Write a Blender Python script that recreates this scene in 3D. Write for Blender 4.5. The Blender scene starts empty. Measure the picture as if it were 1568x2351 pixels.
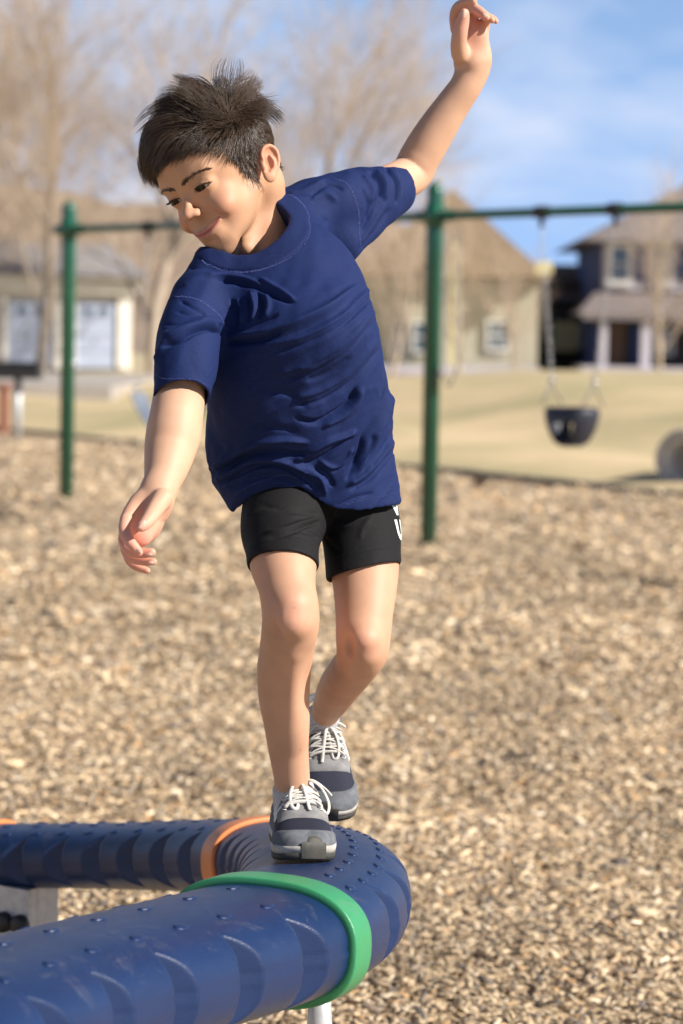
import bpy, bmesh, math, random
import numpy as np
from mathutils import Vector, Matrix

random.seed(7)
rng = np.random.default_rng(7)
scene = bpy.context.scene
COL = scene.collection

# ------------------------------------------------------------------ camera
F = 5551.0                     # focal length in the pixel units used below (1568 x 2351 picture)
CAM_H = 1.35
pitch, roll = math.radians(4.04), math.radians(1.03)
cam_data = bpy.data.cameras.new('camera')
cam_data.sensor_fit = 'VERTICAL'
cam_data.sensor_height = 36.0
cam_data.lens = 85.0
cam_data.clip_start = 0.05
cam_data.clip_end = 3000
cam = bpy.data.objects.new('camera', cam_data)
COL.objects.link(cam)
CAM = Matrix.Translation((0, 0, CAM_H)) @ Matrix.Rotation(math.pi / 2 - pitch, 4, 'X') @ Matrix.Rotation(roll, 4, 'Z')
cam.matrix_world = CAM
scene.camera = cam
cam_data.dof.use_dof = True
cam_data.dof.focus_distance = 3.24
cam_data.dof.aperture_fstop = 5.0

# ------------------------------------------------------------------ light
SUN_EL, SUN_AZ = math.radians(34), math.radians(180 - 67)   # azimuth clockwise from +Y
sun_dir = Vector((math.sin(SUN_AZ) * math.cos(SUN_EL), math.cos(SUN_AZ) * math.cos(SUN_EL), math.sin(SUN_EL)))
sl = bpy.data.lights.new('sun', 'SUN')
sl.energy = 5.0
sl.angle = math.radians(0.53)
sl.color = (1.0, 0.93, 0.84)
sun = bpy.data.objects.new('sun', sl)
sun.rotation_euler = sun_dir.to_track_quat('Z', 'Y').to_euler()
COL.objects.link(sun)

world = bpy.data.worlds.new('World')
scene.world = world
world.use_nodes = True
wn, wl = world.node_tree.nodes, world.node_tree.links
wn.clear()
w_out = wn.new('ShaderNodeOutputWorld')
w_bg = wn.new('ShaderNodeBackground')
w_sky = wn.new('ShaderNodeTexSky')
w_sky.sky_type = 'NISHITA'
w_sky.sun_disc = False
w_sky.sun_elevation = SUN_EL
w_sky.sun_rotation = SUN_AZ
w_sky.altitude = 1600
w_sky.dust_density = 0.6
w_sky.ozone_density = 1.6
w_tc = wn.new('ShaderNodeTexCoord')
w_map = wn.new('ShaderNodeMapping')
w_map.inputs['Scale'].default_value = (5.0, 5.0, 13.0)
w_map.inputs['Location'].default_value = (1.3, 0.4, 0.2)
w_n = wn.new('ShaderNodeTexNoise')
w_n.inputs['Scale'].default_value = 1.5
w_n.inputs['Detail'].default_value = 6
w_n.inputs['Roughness'].default_value = 0.55
w_n.inputs['Distortion'].default_value = 0.4
w_r = wn.new('ShaderNodeValToRGB')
w_r.color_ramp.elements[0].position = 0.40
w_r.color_ramp.elements[0].color = (0, 0, 0, 1)
w_r.color_ramp.elements[1].position = 0.68
w_r.color_ramp.elements[1].color = (0.8, 0.8, 0.8, 1)
w_mix = wn.new('ShaderNodeMixRGB')
w_mix.inputs[2].default_value = (11.8, 12.8, 15.4, 1)
w_bg.inputs['Strength'].default_value = 0.041
wl.new(w_tc.outputs['Generated'], w_map.inputs['Vector'])
wl.new(w_map.outputs['Vector'], w_n.inputs['Vector'])
wl.new(w_n.outputs['Fac'], w_r.inputs['Fac'])
w_thin = wn.new('ShaderNodeMapRange'); w_thin.inputs['From Min'].default_value = 0.16; w_thin.inputs['From Max'].default_value = 0.48
w_thin.inputs['To Min'].default_value = 1.0; w_thin.inputs['To Max'].default_value = 0.08   # thin cloud reads denser low down
w_mul = wn.new('ShaderNodeMath'); w_mul.operation = 'MULTIPLY'
w_sepc = wn.new('ShaderNodeSeparateXYZ'); wl.new(w_tc.outputs['Generated'], w_sepc.inputs[0]); wl.new(w_sepc.outputs['Z'], w_thin.inputs['Value'])
wl.new(w_r.outputs['Color'], w_mul.inputs[0]); wl.new(w_thin.outputs['Result'], w_mul.inputs[1])
wl.new(w_mul.outputs[0], w_mix.inputs[0])
# pale blue air low over the horizon
w_sep = wn.new('ShaderNodeSeparateXYZ'); wl.new(w_tc.outputs['Generated'], w_sep.inputs[0])
w_hr = wn.new('ShaderNodeMapRange'); w_hr.inputs['From Min'].default_value = 0.0; w_hr.inputs['From Max'].default_value = 0.38
w_hr.inputs['To Min'].default_value = 0.92; w_hr.inputs['To Max'].default_value = 0.0
wl.new(w_sep.outputs['Z'], w_hr.inputs['Value'])
w_hz = wn.new('ShaderNodeMixRGB'); w_hz.inputs[2].default_value = (5.8, 9.4, 16.5, 1)
wl.new(w_hr.outputs['Result'], w_hz.inputs[0]); wl.new(w_sky.outputs['Color'], w_hz.inputs[1])
wl.new(w_hz.outputs['Color'], w_mix.inputs[1])
wl.new(w_mix.outputs['Color'], w_bg.inputs['Color'])
wl.new(w_bg.outputs['Background'], w_out.inputs['Surface'])

scene.view_settings.view_transform = 'Standard'
scene.view_settings.look = 'None'
scene.view_settings.gamma = 1
scene.view_settings.use_curve_mapping = False
scene.view_settings.exposure = 0.72
# ------------------------------------------------------------------ helpers
def V(px, py, D):
    """point in view space (x right, y up, z towards the viewer) for a pixel at depth D"""
    return np.array([(px - 784) * D / F, (1175.5 - py) * D / F, -D])

M3 = np.array(CAM.to_3x3())
MT = np.array(CAM.translation)
def to_world(P):
    return np.asarray(P) @ M3.T + MT
def at(px, py, D):
    return Vector(to_world(V(px, py, D)))
def at_y(px, Y, z=0.0):
    """world point on the plane y=Y, at height z, under column px"""
    py = 780.0
    for _ in range(12):
        d = M3 @ V(px, py, 1.0)
        P = MT + d * (Y / d[1])
        py += (P[2] - z) / Y * F
    return Vector((P[0], Y, z))

def tag(o, label=None, cat=None, group=None, kind=None):
    if label: o['label'] = label
    if cat: o['category'] = cat
    if group: o['group'] = group
    if kind: o['kind'] = kind
    return o
def empty(name, loc=(0, 0, 0), rz=0.0):
    o = bpy.data.objects.new(name, None)
    o.location = loc
    o.rotation_euler = (0, 0, rz)
    o.empty_display_size = 0.1
    COL.objects.link(o)
    return o
def link(name, me, mats=None, parent=None, smooth=False):
    if mats is not None:
        for m in (mats if isinstance(mats, (list, tuple)) else [mats]):
            me.materials.append(m)
    if smooth:
        me.polygons.foreach_set('use_smooth', np.ones(len(me.polygons), bool))
    o = bpy.data.objects.new(name, me)
    COL.objects.link(o)
    if parent is not None:
        o.parent = parent
        # children are modelled in world space: cancel the parent's own transform
        o.matrix_parent_inverse = Matrix.LocRotScale(parent.location, parent.rotation_euler, parent.scale).inverted()
    return o
def np_mesh(name, verts, faces, attrs=None, mat_idx=None):
    """verts (N,3), faces (M,3|4) numpy -> mesh, fast"""
    me = bpy.data.meshes.new(name)
    verts = np.ascontiguousarray(verts, np.float32)
    faces = np.ascontiguousarray(faces, np.int32)
    n, k = faces.shape
    me.vertices.add(len(verts)); me.vertices.foreach_set('co', verts.ravel())
    me.loops.add(n * k); me.loops.foreach_set('vertex_index', faces.ravel())
    me.polygons.add(n)
    me.polygons.foreach_set('loop_start', np.arange(0, n * k, k, dtype=np.int32))
    me.update(calc_edges=True)
    if attrs:
        for an, av in attrs.items():
            a = me.color_attributes.new(an, 'FLOAT_COLOR', 'POINT')
            c = np.ones((len(verts), 4), np.float32); c[:, :3] = av
            a.data.foreach_set('color', c.ravel())
    if mat_idx is not None:
        me.polygons.foreach_set('material_index', np.asarray(mat_idx, np.int32))
    me.validate()
    return me

class MB:
    """mesh builder collecting simple shapes"""
    def __init__(s): s.v = []; s.f = []
    def add(s, vs, fs):
        b = len(s.v); s.v += [tuple(v) for v in vs]; s.f += [tuple(i + b for i in f) for f in fs]; return s
    def box(s, lo, hi, R=None, t=(0, 0, 0), bev=0.0):
        x0, y0, z0 = lo; x1, y1, z1 = hi
        vs = [(x0,y0,z0),(x1,y0,z0),(x1,y1,z0),(x0,y1,z0),(x0,y0,z1),(x1,y0,z1),(x1,y1,z1),(x0,y1,z1)]
        if R is not None: vs = [tuple(R @ Vector(v)) for v in vs]
        vs = [(v[0]+t[0], v[1]+t[1], v[2]+t[2]) for v in vs]
        return s.add(vs, [(0,3,2,1),(4,5,6,7),(0,1,5,4),(1,2,6,5),(2,3,7,6),(3,0,4,7)])
    def tube(s, pts, rad, n=8, cap=True, flat=1.0, up=None):
        pts = [Vector(p) for p in pts]
        rad = rad if hasattr(rad, '__len__') else [rad] * len(pts)
        vs = []; fs = []
        prev = None
        for i, p in enumerate(pts):
            d = (pts[min(i+1, len(pts)-1)] - pts[max(i-1, 0)])
            d = d.normalized() if d.length > 1e-9 else Vector((0,0,1))
            if prev is None:
                ref = Vector(up) if up is not None else (Vector((0,0,1)) if abs(d.z) < .9 else Vector((1,0,0)))
            else: ref = prev
            a = (ref - d * ref.dot(d)).normalized(); b = d.cross(a); prev = a
            for k in range(n):
                t = 2*math.pi*k/n
                vs.append(p + (a*math.cos(t)*flat + b*math.sin(t)) * rad[i])
        for i in range(len(pts)-1):
            for k in range(n):
                fs.append((i*n+k, i*n+(k+1)%n, (i+1)*n+(k+1)%n, (i+1)*n+k))
        if cap:
            fs.append(tuple(range(n-1, -1, -1))); fs.append(tuple((len(pts)-1)*n+k for k in range(n)))
        return s.add(vs, fs)
    def quad(s, a, b, c, d): return s.add([a, b, c, d], [(0,1,2,3)])
    def mesh(s, name):
        me = bpy.data.meshes.new(name); me.from_pydata(s.v, [], s.f); me.update(); return me
    def build(s, name, mat, parent=None, smooth=False):
        return link(name, s.mesh(name), mat, parent, smooth)

def copy_tree(o, parent=None):
    c = o.copy(); COL.objects.link(c); c.parent = parent
    for ch in list(o.children): copy_tree(ch, c)
    return c

# ---- materials
def new_mat(name):
    m = bpy.data.materials.new(name); m.use_nodes = True
    nt = m.node_tree; b = nt.nodes['Principled BSDF']
    return m, nt, b
def nd(nt, typ, **kw):
    n = nt.nodes.new(typ)
    for k, v in kw.items():
        if k in n.inputs: n.inputs[k].default_value = v
        else: setattr(n, k, v)
    return n
def mat(name, c1, c2=None, scale=8.0, rough=0.7, bump=0.0, bscale=60.0, metal=0.0, detail=5, stretch=None, spec=0.5, contrast=(0.3, 0.7), bdist=0.002, coat=0.0):
    m, nt, b = new_mat(name)
    b.inputs['Roughness'].default_value = rough
    b.inputs['Metallic'].default_value = metal
    b.inputs['Specular IOR Level'].default_value = spec
    b.inputs['Coat Weight'].default_value = coat
    tc = nd(nt, 'ShaderNodeTexCoord')
    src = tc.outputs['Object']
    if stretch:
        mp = nd(nt, 'ShaderNodeMapping'); mp.inputs['Scale'].default_value = stretch
        nt.links.new(src, mp.inputs['Vector']); src = mp.outputs['Vector']
    if c2 is None: c2 = tuple(x * 0.82 for x in c1)
    n = nd(nt, 'ShaderNodeTexNoise', Scale=scale, Detail=detail)
    r = nd(nt, 'ShaderNodeValToRGB')
    r.color_ramp.elements[0].position = contrast[0]; r.color_ramp.elements[1].position = contrast[1]
    r.color_ramp.elements[0].color = (*c2, 1); r.color_ramp.elements[1].color = (*c1, 1)
    nt.links.new(src, n.inputs['Vector']); nt.links.new(n.outputs['Fac'], r.inputs['Fac'])
    nt.links.new(r.outputs['Color'], b.inputs['Base Color'])
    if bump:
        n2 = nd(nt, 'ShaderNodeTexNoise', Scale=bscale, Detail=4)
        bp = nd(nt, 'ShaderNodeBump', Strength=bump, Distance=bdist)
        nt.links.new(src, n2.inputs['Vector']); nt.links.new(n2.outputs['Fac'], bp.inputs['Height'])
        nt.links.new(bp.outputs['Normal'], b.inputs['Normal'])
    return m

# ---- implicit-surface modelling
class SDF:
    def __init__(s, lo, hi, h):
        s.lo = np.array(lo, np.float32); s.h = h
        s.n = (np.ceil((np.array(hi) - s.lo) / h).astype(int) + 1)
        s.D = np.full(tuple(s.n), 1.0, np.float32)
    def box(s, lo, hi):
        a = np.clip(np.floor((np.array(lo) - s.lo) / s.h).astype(int), 0, s.n - 1)
        b = np.clip(np.ceil((np.array(hi) - s.lo) / s.h).astype(int) + 1, 1, s.n)
        if np.any(b <= a): return None
        sl = tuple(slice(i, j) for i, j in zip(a, b))
        ax = [(s.lo[i] + s.h * np.arange(a[i], b[i])).astype(np.float32) for i in range(3)]
        return sl, ax[0][:, None, None], ax[1][None, :, None], ax[2][None, None, :]
    def op(s, lo, hi, f, k=0.0, mode='u'):
        g = s.box(lo, hi)
        if g is None: return
        sl, X, Y, Z = g
        d = f(X, Y, Z); a = s.D[sl]
        if mode == 'u':
            if k > 0:
                h = np.clip(0.5 + 0.5 * (a - d) / k, 0, 1)
                s.D[sl] = a * (1 - h) + d * h - k * h * (1 - h)
            else: s.D[sl] = np.minimum(a, d)
        elif mode == 's':
            if k > 0:
                h = np.clip(0.5 - 0.5 * (a + d) / k, 0, 1)
                s.D[sl] = a * (1 - h) - d * h + k * h * (1 - h)
            else: s.D[sl] = np.maximum(a, -d)
    def capsule(s, a, b, r1, r2=None, k=0.0, mode='u', sc=None):
        """tapered capsule; sc=(axis vector, factor) squashes it along an axis"""
        a = np.array(a, np.float32); b = np.array(b, np.float32)
        r2 = r1 if r2 is None else r2
        m = max(r1, r2) * (1.0 if sc is None else max(1.0, sc[1])) + k + 2 * s.h
        ab = b - a
        if sc is None:
            L2 = float(ab @ ab) + 1e-12
            def f(X, Y, Z):
                px, py, pz = X - a[0], Y - a[1], Z - a[2]
                t = np.clip((px * ab[0] + py * ab[1] + pz * ab[2]) / L2, 0, 1)
                return np.sqrt((px - t * ab[0])**2 + (py - t * ab[1])**2 + (pz - t * ab[2])**2) - (r1 + (r2 - r1) * t)
        else:
            n = np.array(sc[0], np.float32); n /= np.linalg.norm(n); q = 1.0 / sc[1] - 1.0
            ab2 = ab + n * (ab @ n) * q; L2 = float(ab2 @ ab2) + 1e-12
            def f(X, Y, Z):
                px, py, pz = X - a[0], Y - a[1], Z - a[2]
                dn = (px * n[0] + py * n[1] + pz * n[2]) * q
                px, py, pz = px + n[0] * dn, py + n[1] * dn, pz + n[2] * dn
                t = np.clip((px * ab2[0] + py * ab2[1] + pz * ab2[2]) / L2, 0, 1)
                return (np.sqrt((px - t * ab2[0])**2 + (py - t * ab2[1])**2 + (pz - t * ab2[2])**2) - (r1 + (r2 - r1) * t)) * min(1.0, sc[1])
        s.op(np.minimum(a, b) - m, np.maximum(a, b) + m, f, k, mode)
    def ellipsoid(s, c, r, R=None, k=0.0, mode='u'):
        c = np.array(c, np.float32); r = np.array(r, np.float32)
        R = np.eye(3, dtype=np.float32) if R is None else np.array(R, np.float32)
        m = float(r.max()) + k + 2 * s.h
        if R is not None and not np.allclose(R, np.eye(3)): mm = np.full(3, m)
        else: mm = r + k + 2 * s.h
        def f(X, Y, Z):
            px, py, pz = X - c[0], Y - c[1], Z - c[2]
            u = [px * R[0, i] + py * R[1, i] + pz * R[2, i] for i in range(3)]
            k0 = np.sqrt((u[0]/r[0])**2 + (u[1]/r[1])**2 + (u[2]/r[2])**2)
            k1 = np.sqrt((u[0]/r[0]**2)**2 + (u[1]/r[1]**2)**2 + (u[2]/r[2]**2)**2) + 1e-9
            return k0 * (k0 - 1) / k1
        s.op(c - mm, c + mm, f, k, mode)
    def chain(s, P, rad, k=0.0, sub=5, mode='u', sc=None):
        """smooth spline of capsules through P; blended once into the field"""
        P = np.array(P, float); rad = np.array(rad, float)
        Q, r = spline(P, rad, sub)
        if k <= 0:
            for i in range(len(Q) - 1): s.capsule(Q[i], Q[i+1], r[i], r[i+1], 0, mode, sc)
            return
        m = r.max() * (1 if sc is None else max(1, sc[1])) + k + 2 * s.h
        g = s.box(Q.min(0) - m, Q.max(0) + m)
        if g is None: return
        sl, X, Y, Z = g
        t = SDF.__new__(SDF); t.h = s.h
        t.lo = np.array([X.ravel()[0], Y.ravel()[0], Z.ravel()[0]], np.float32)
        t.n = np.array([X.size, Y.size, Z.size]); t.D = np.full(tuple(t.n), 1.0, np.float32)
        for i in range(len(Q) - 1):
            # widen each local box so the temp field is valid for blending
            a, b = Q[i], Q[i+1]; e = k
            t.capsule_wide(a, b, r[i], r[i+1], e, sc)
        a = s.D[sl]; d = t.D
        if mode == 'u':
            h = np.clip(0.5 + 0.5 * (a - d) / k, 0, 1)
            s.D[sl] = a * (1 - h) + d * h - k * h * (1 - h)
        else:
            h = np.clip(0.5 - 0.5 * (a + d) / k, 0, 1)
            s.D[sl] = a * (1 - h) - d * h + k * h * (1 - h)
    def capsule_wide(s, a, b, r1, r2, e, sc):
        # hard union, box widened by e
        old = s.h; a = np.array(a); b = np.array(b)
        def run():
            n_s = SDF.capsule
            n_s(s, a, b, r1, r2, 0, 'u', sc)
        # emulate a wider margin by temporarily inflating the cell size used for margins
        s._m = e
        g = s.box(np.minimum(a, b) - max(r1, r2) - e - 2 * s.h, np.maximum(a, b) + max(r1, r2) + e + 2 * s.h)
        if g is None: return
        sl, X, Y, Z = g
        ab = b - a
        if sc is not None:
            n = np.array(sc[0], float); n /= np.linalg.norm(n); q = 1.0 / sc[1] - 1.0
            ab2 = ab + n * (ab @ n) * q
        else: ab2 = ab
        L2 = float(ab2 @ ab2) + 1e-12
        px, py, pz = X - np.float32(a[0]), Y - np.float32(a[1]), Z - np.float32(a[2])
        if sc is not None:
            n = n.astype(np.float32); dn = (px * n[0] + py * n[1] + pz * n[2]) * np.float32(q)
            px, py, pz = px + n[0] * dn, py + n[1] * dn, pz + n[2] * dn
        ab2 = ab2.astype(np.float32)
        t = np.clip((px * ab2[0] + py * ab2[1] + pz * ab2[2]) / np.float32(L2), 0, 1)
        d = np.sqrt((px - t * ab2[0])**2 + (py - t * ab2[1])**2 + (pz - t * ab2[2])**2) - (np.float32(r1) + np.float32(r2 - r1) * t)
        if sc is not None: d = d * np.float32(min(1.0, sc[1]))
        s.D[sl] = np.minimum(s.D[sl], d)
    def grid(s):
        return (s.lo[0] + s.h * np.arange(s.n[0], dtype=np.float32)[:, None, None],
                s.lo[1] + s.h * np.arange(s.n[1], dtype=np.float32)[None, :, None],
                s.lo[2] + s.h * np.arange(s.n[2], dtype=np.float32)[None, None, :])
    def sample(s, P):
        """trilinear value at points"""
        q = (np.asarray(P, np.float32) - s.lo) / s.h
        q = np.clip(q, 0, (s.n - 1.001)); i = q.astype(int); f = q - i
        out = 0
        for dx in (0, 1):
            for dy in (0, 1):
                for dz in (0, 1):
                    w = (f[:, 0] if dx else 1 - f[:, 0]) * (f[:, 1] if dy else 1 - f[:, 1]) * (f[:, 2] if dz else 1 - f[:, 2])
                    out = out + w * s.D[i[:, 0] + dx, i[:, 1] + dy, i[:, 2] + dz]
        return out
    def mesh(s):
        """surface nets -> verts, quads"""
        D = s.D; ins = D < 0
        cnt = np.zeros(tuple(s.n - 1), np.int8)
        C = [(i, j, k) for i in (0, 1) for j in (0, 1) for k in (0, 1)]
        nx, ny, nz = s.n - 1
        for i, j, k in C: cnt += ins[i:nx+i, j:ny+j, k:nz+k]
        act = (cnt > 0) & (cnt < 8)
        I = np.argwhere(act)
        idx = np.full(act.shape, -1, np.int32); idx[act] = np.arange(len(I))
        vals = np.stack([D[I[:, 0]+c[0], I[:, 1]+c[1], I[:, 2]+c[2]] for c in C], 1)
        acc = np.zeros((len(I), 3), np.float32); num = np.zeros(len(I), np.float32)
        for a in range(8):
            for b in range(a + 1, 8):
                ca, cb = np.array(C[a]), np.array(C[b])
                if np.abs(ca - cb).sum() != 1: continue
                va, vb = vals[:, a], vals[:, b]; m = (va < 0) != (vb < 0)
                t = np.where(m, va / np.where(m, va - vb, 1), 0)
                acc += np.where(m[:, None], ca + (cb - ca) * t[:, None], 0); num += m
        P = s.lo + s.h * (I + acc / num[:, None])
        quads = []
        for ax in range(3):
            sl0 = [slice(None)] * 3; sl1 = [slice(None)] * 3
            sl0[ax] = slice(0, -1); sl1[ax] = slice(1, None)
            A, B = ins[tuple(sl0)], ins[tuple(sl1)]
            ch = A != B
            u, v = [(1, 2), (2, 0), (0, 1)][ax]
            E = np.argwhere(ch)
            ok = (E[:, u] > 0) & (E[:, v] > 0) & (E[:, u] < s.n[u] - 1) & (E[:, v] < s.n[v] - 1)
            E = E[ok]; flip = ~A[tuple(E.T)]
            def gi(du, dv):
                Q = E.copy(); Q[:, u] += du; Q[:, v] += dv
                return idx[tuple(Q.T)]
            q = np.stack([gi(-1, -1), gi(0, -1), gi(0, 0), gi(-1, 0)], 1)
            q[flip] = q[flip][:, ::-1]
            quads.append(q)
        return P.astype(np.float64), np.concatenate(quads)

def spline(P, rad=None, sub=6):
    P = np.array(P, float)
    Q = []; R = []
    n = len(P)
    for i in range(n - 1):
        p0, p1, p2, p3 = P[max(i-1, 0)], P[i], P[i+1], P[min(i+2, n-1)]
        for t in np.linspace(0, 1, sub, endpoint=False):
            Q.append(0.5 * ((2*p1) + (-p0+p2)*t + (2*p0-5*p1+4*p2-p3)*t*t + (-p0+3*p1-3*p2+p3)*t**3))
            if rad is not None:
                r0, r1, r2, r3 = rad[max(i-1, 0)], rad[i], rad[i+1], rad[min(i+2, n-1)]
                R.append(0.5 * ((2*r1) + (-r0+r2)*t + (2*r0-5*r1+4*r2-r3)*t*t + (-r0+3*r1-3*r2+r3)*t**3))
    Q.append(P[-1])
    if rad is not None: R.append(rad[-1]); return np.array(Q), np.array(R)
    return np.array(Q)

def vnormals(P, F_):
    a, b, c, d = (P[F_[:, i]] for i in range(4))
    fn = np.cross(c - a, d - b)
    N = np.zeros_like(P)
    for i in range(4):
        for ax in range(3): N[:, ax] += np.bincount(F_[:, i], fn[:, ax], len(P))
    return N / (np.linalg.norm(N, axis=1, keepdims=True) + 1e-12)
def smooth_mesh(P, F_, it=2, lam=0.5):
    e = np.concatenate([F_[:, [0, 1]], F_[:, [1, 2]], F_[:, [2, 3]], F_[:, [3, 0]]])
    deg = np.bincount(e[:, 0], minlength=len(P)) + np.bincount(e[:, 1], minlength=len(P))
    for _ in range(it):
        S = np.zeros_like(P)
        for ax in range(3):
            S[:, ax] = np.bincount(e[:, 0], P[e[:, 1], ax], len(P)) + np.bincount(e[:, 1], P[e[:, 0], ax], len(P))
        P = P + lam * (S / np.maximum(deg, 1)[:, None] - P)
    return P
def to_px(P):
    """view-space points -> pixel coordinates"""
    D = -P[:, 2]
    return np.stack([784 + F * P[:, 0] / D, 1175.5 - F * P[:, 1] / D], 1)
def seg_dist(q, pts):
    """distance of 2D/3D points q to polyline, plus signed side (2D)"""
    best = np.full(len(q), 1e9); side = np.zeros(len(q)); tt = np.zeros(len(q))
    n = len(pts) - 1
    for i in range(n):
        a, b = np.array(pts[i], float), np.array(pts[i+1], float); ab = b - a
        t = np.clip(((q - a) @ ab) / (ab @ ab + 1e-12), 0, 1)
        w = q - (a + t[:, None] * ab); d = np.linalg.norm(w, axis=1); m = d < best
        best[m] = d[m]; tt[m] = (i + t[m]) / n
        if q.shape[1] == 2: side[m] = np.sign(ab[0] * w[m, 1] - ab[1] * w[m, 0])
    return best, side, tt

def strands_mesh(paths, r0, taper=0.15, sides=3, colv=None):
    """paths (N, K, 3) view space, r0 (N,)"""
    N, K, _ = paths.shape
    d = np.gradient(paths, axis=1); d /= np.linalg.norm(d, axis=2, keepdims=True) + 1e-9
    ref = np.array([0.3, 0.2, 0.93]); a = np.cross(d, ref); a /= np.linalg.norm(a, axis=2, keepdims=True) + 1e-9
    b = np.cross(d, a)
    prof = (1 - (1 - taper) * np.linspace(0, 1, K)**2)[None, :, None, None] * r0[:, None, None, None]
    ang = 2 * np.pi * np.arange(sides) / sides
    ring = a[:, :, None, :] * np.cos(ang)[None, None, :, None] + b[:, :, None, :] * np.sin(ang)[None, None, :, None]
    V_ = paths[:, :, None, :] + ring * prof
    V_ = V_.reshape(-1, 3)
    i = np.arange(N)[:, None, None] * K * sides; k = np.arange(K - 1)[None, :, None] * sides; s = np.arange(sides)[None, None, :]
    s2 = (s + 1) % sides
    f = np.stack([i + k + s, i + k + s2, i + k + sides + s2, i + k + sides + s], -1).reshape(-1, 4)
    col = None
    if colv is not None: col = np.repeat(colv, K * sides, axis=0)
    return V_, f, col

# ================================================================== ground
def ground_sheet(name, pts, z, m, sub=None):
    mb = MB(); mb.add([(x, y, z) for x, y in pts], [tuple(range(len(pts)))])
    return tag(mb.build(name, m), kind='structure')
# border line between bark chips and lawn (world XY)
BX0, BY0, BX1, BY1 = 6.5, 16.6, -12.0, 45.2
def border_y(x): return BY0 + (x - BX0) * (BY1 - BY0) / (BX1 - BX0)

def mulch_mat():
    m, nt, b = new_mat('bark_chip_bed')
    tc = nd(nt, 'ShaderNodeTexCoord')
    v = nd(nt, 'ShaderNodeTexVoronoi', Scale=34.0, Randomness=1.0)
    mp = nd(nt, 'ShaderNodeMapping'); mp.inputs['Scale'].default_value = (1, 1.0, 1)
    nt.links.new(tc.outputs['Object'], mp.inputs['Vector']); nt.links.new(mp.outputs['Vector'], v.inputs['Vector'])
    r = nd(nt, 'ShaderNodeValToRGB')
    sep = nd(nt, 'ShaderNodeSeparateColor'); nt.links.new(v.outputs['Color'], sep.inputs['Color'])
    r.color_ramp.elements[0].position = 0.0; r.color_ramp.elements[0].color = (0.13, 0.10, 0.07, 1)
    r.color_ramp.elements[1].position = 1.0; r.color_ramp.elements[1].color = (0.68, 0.51, 0.32, 1)
    e = r.color_ramp.elements.new(0.45); e.color = (0.46, 0.33, 0.20, 1)
    nt.links.new(sep.outputs['Red'], r.inputs['Fac'])
    n = nd(nt, 'ShaderNodeTexNoise', Scale=1.1, Detail=6)
    mx = nd(nt, 'ShaderNodeMixRGB', blend_type='MULTIPLY'); mx.inputs[0].default_value = 1.0
    r2 = nd(nt, 'ShaderNodeMapRange'); r2.inputs['From Min'].default_value = .3; r2.inputs['From Max'].default_value = .7; r2.inputs['To Min'].default_value = 0.72; r2.inputs['To Max'].default_value = 1.15
    nt.links.new(tc.outputs['Object'], n.inputs['Vector']); nt.links.new(n.outputs['Fac'], r2.inputs['Value'])
    nt.links.new(r.outputs['Color'], mx.inputs[1]); nt.links.new(r2.outputs['Result'], mx.inputs[2])
    nt.links.new(mx.outputs['Color'], b.inputs['Base Color'])
    b.inputs['Roughness'].default_value = 0.9
    bp = nd(nt, 'ShaderNodeBump', Strength=0.8, Distance=0.02)
    nt.links.new(sep.outputs['Green'], bp.inputs['Height']); nt.links.new(bp.outputs['Normal'], b.inputs['Normal'])
    return m
M_MULCH = mulch_mat()
def undul(x, y):
    return (0.030*np.sin(x*1.7+y*0.6) + 0.018*np.sin(x*0.7 - y*1.25 + 1.0) + 0.018*np.sin(x*3.9 + 2.1*y) + 0.016*np.sin(5.3*y - 2.7*x)) * 0.8
# gently uneven bed of bark
nx_, ny_ = 150, 200
gx = np.linspace(-14, 14, nx_); gy = np.linspace(-4, 47, ny_)
GX, GY = np.meshgrid(gx, gy, indexing='ij')
BYv = BY0 + (GX - BX0) * (BY1 - BY0) / (BX1 - BX0)
GYc = np.minimum(GY, BYv)                       # stop at the border
fade = np.clip((BYv - GYc) / 1.5, 0, 1)
Vg = np.stack([GX, GYc, undul(GX, GYc) * fade], -1).reshape(-1, 3)
I_, J_ = np.meshgrid(np.arange(nx_-1), np.arange(ny_-1), indexing='ij')
a_ = (I_*ny_ + J_).ravel(); Fg = np.stack([a_, a_+ny_, a_+ny_+1, a_+1], 1)
bad = (Vg[Fg][:, :, 1].max(1) - Vg[Fg][:, :, 1].min(1)) < 1e-4
tag(link('bark_chip_bed', np_mesh('bark_chip_bed', Vg, Fg[~bad]), M_MULCH, smooth=True), kind='structure')

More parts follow.
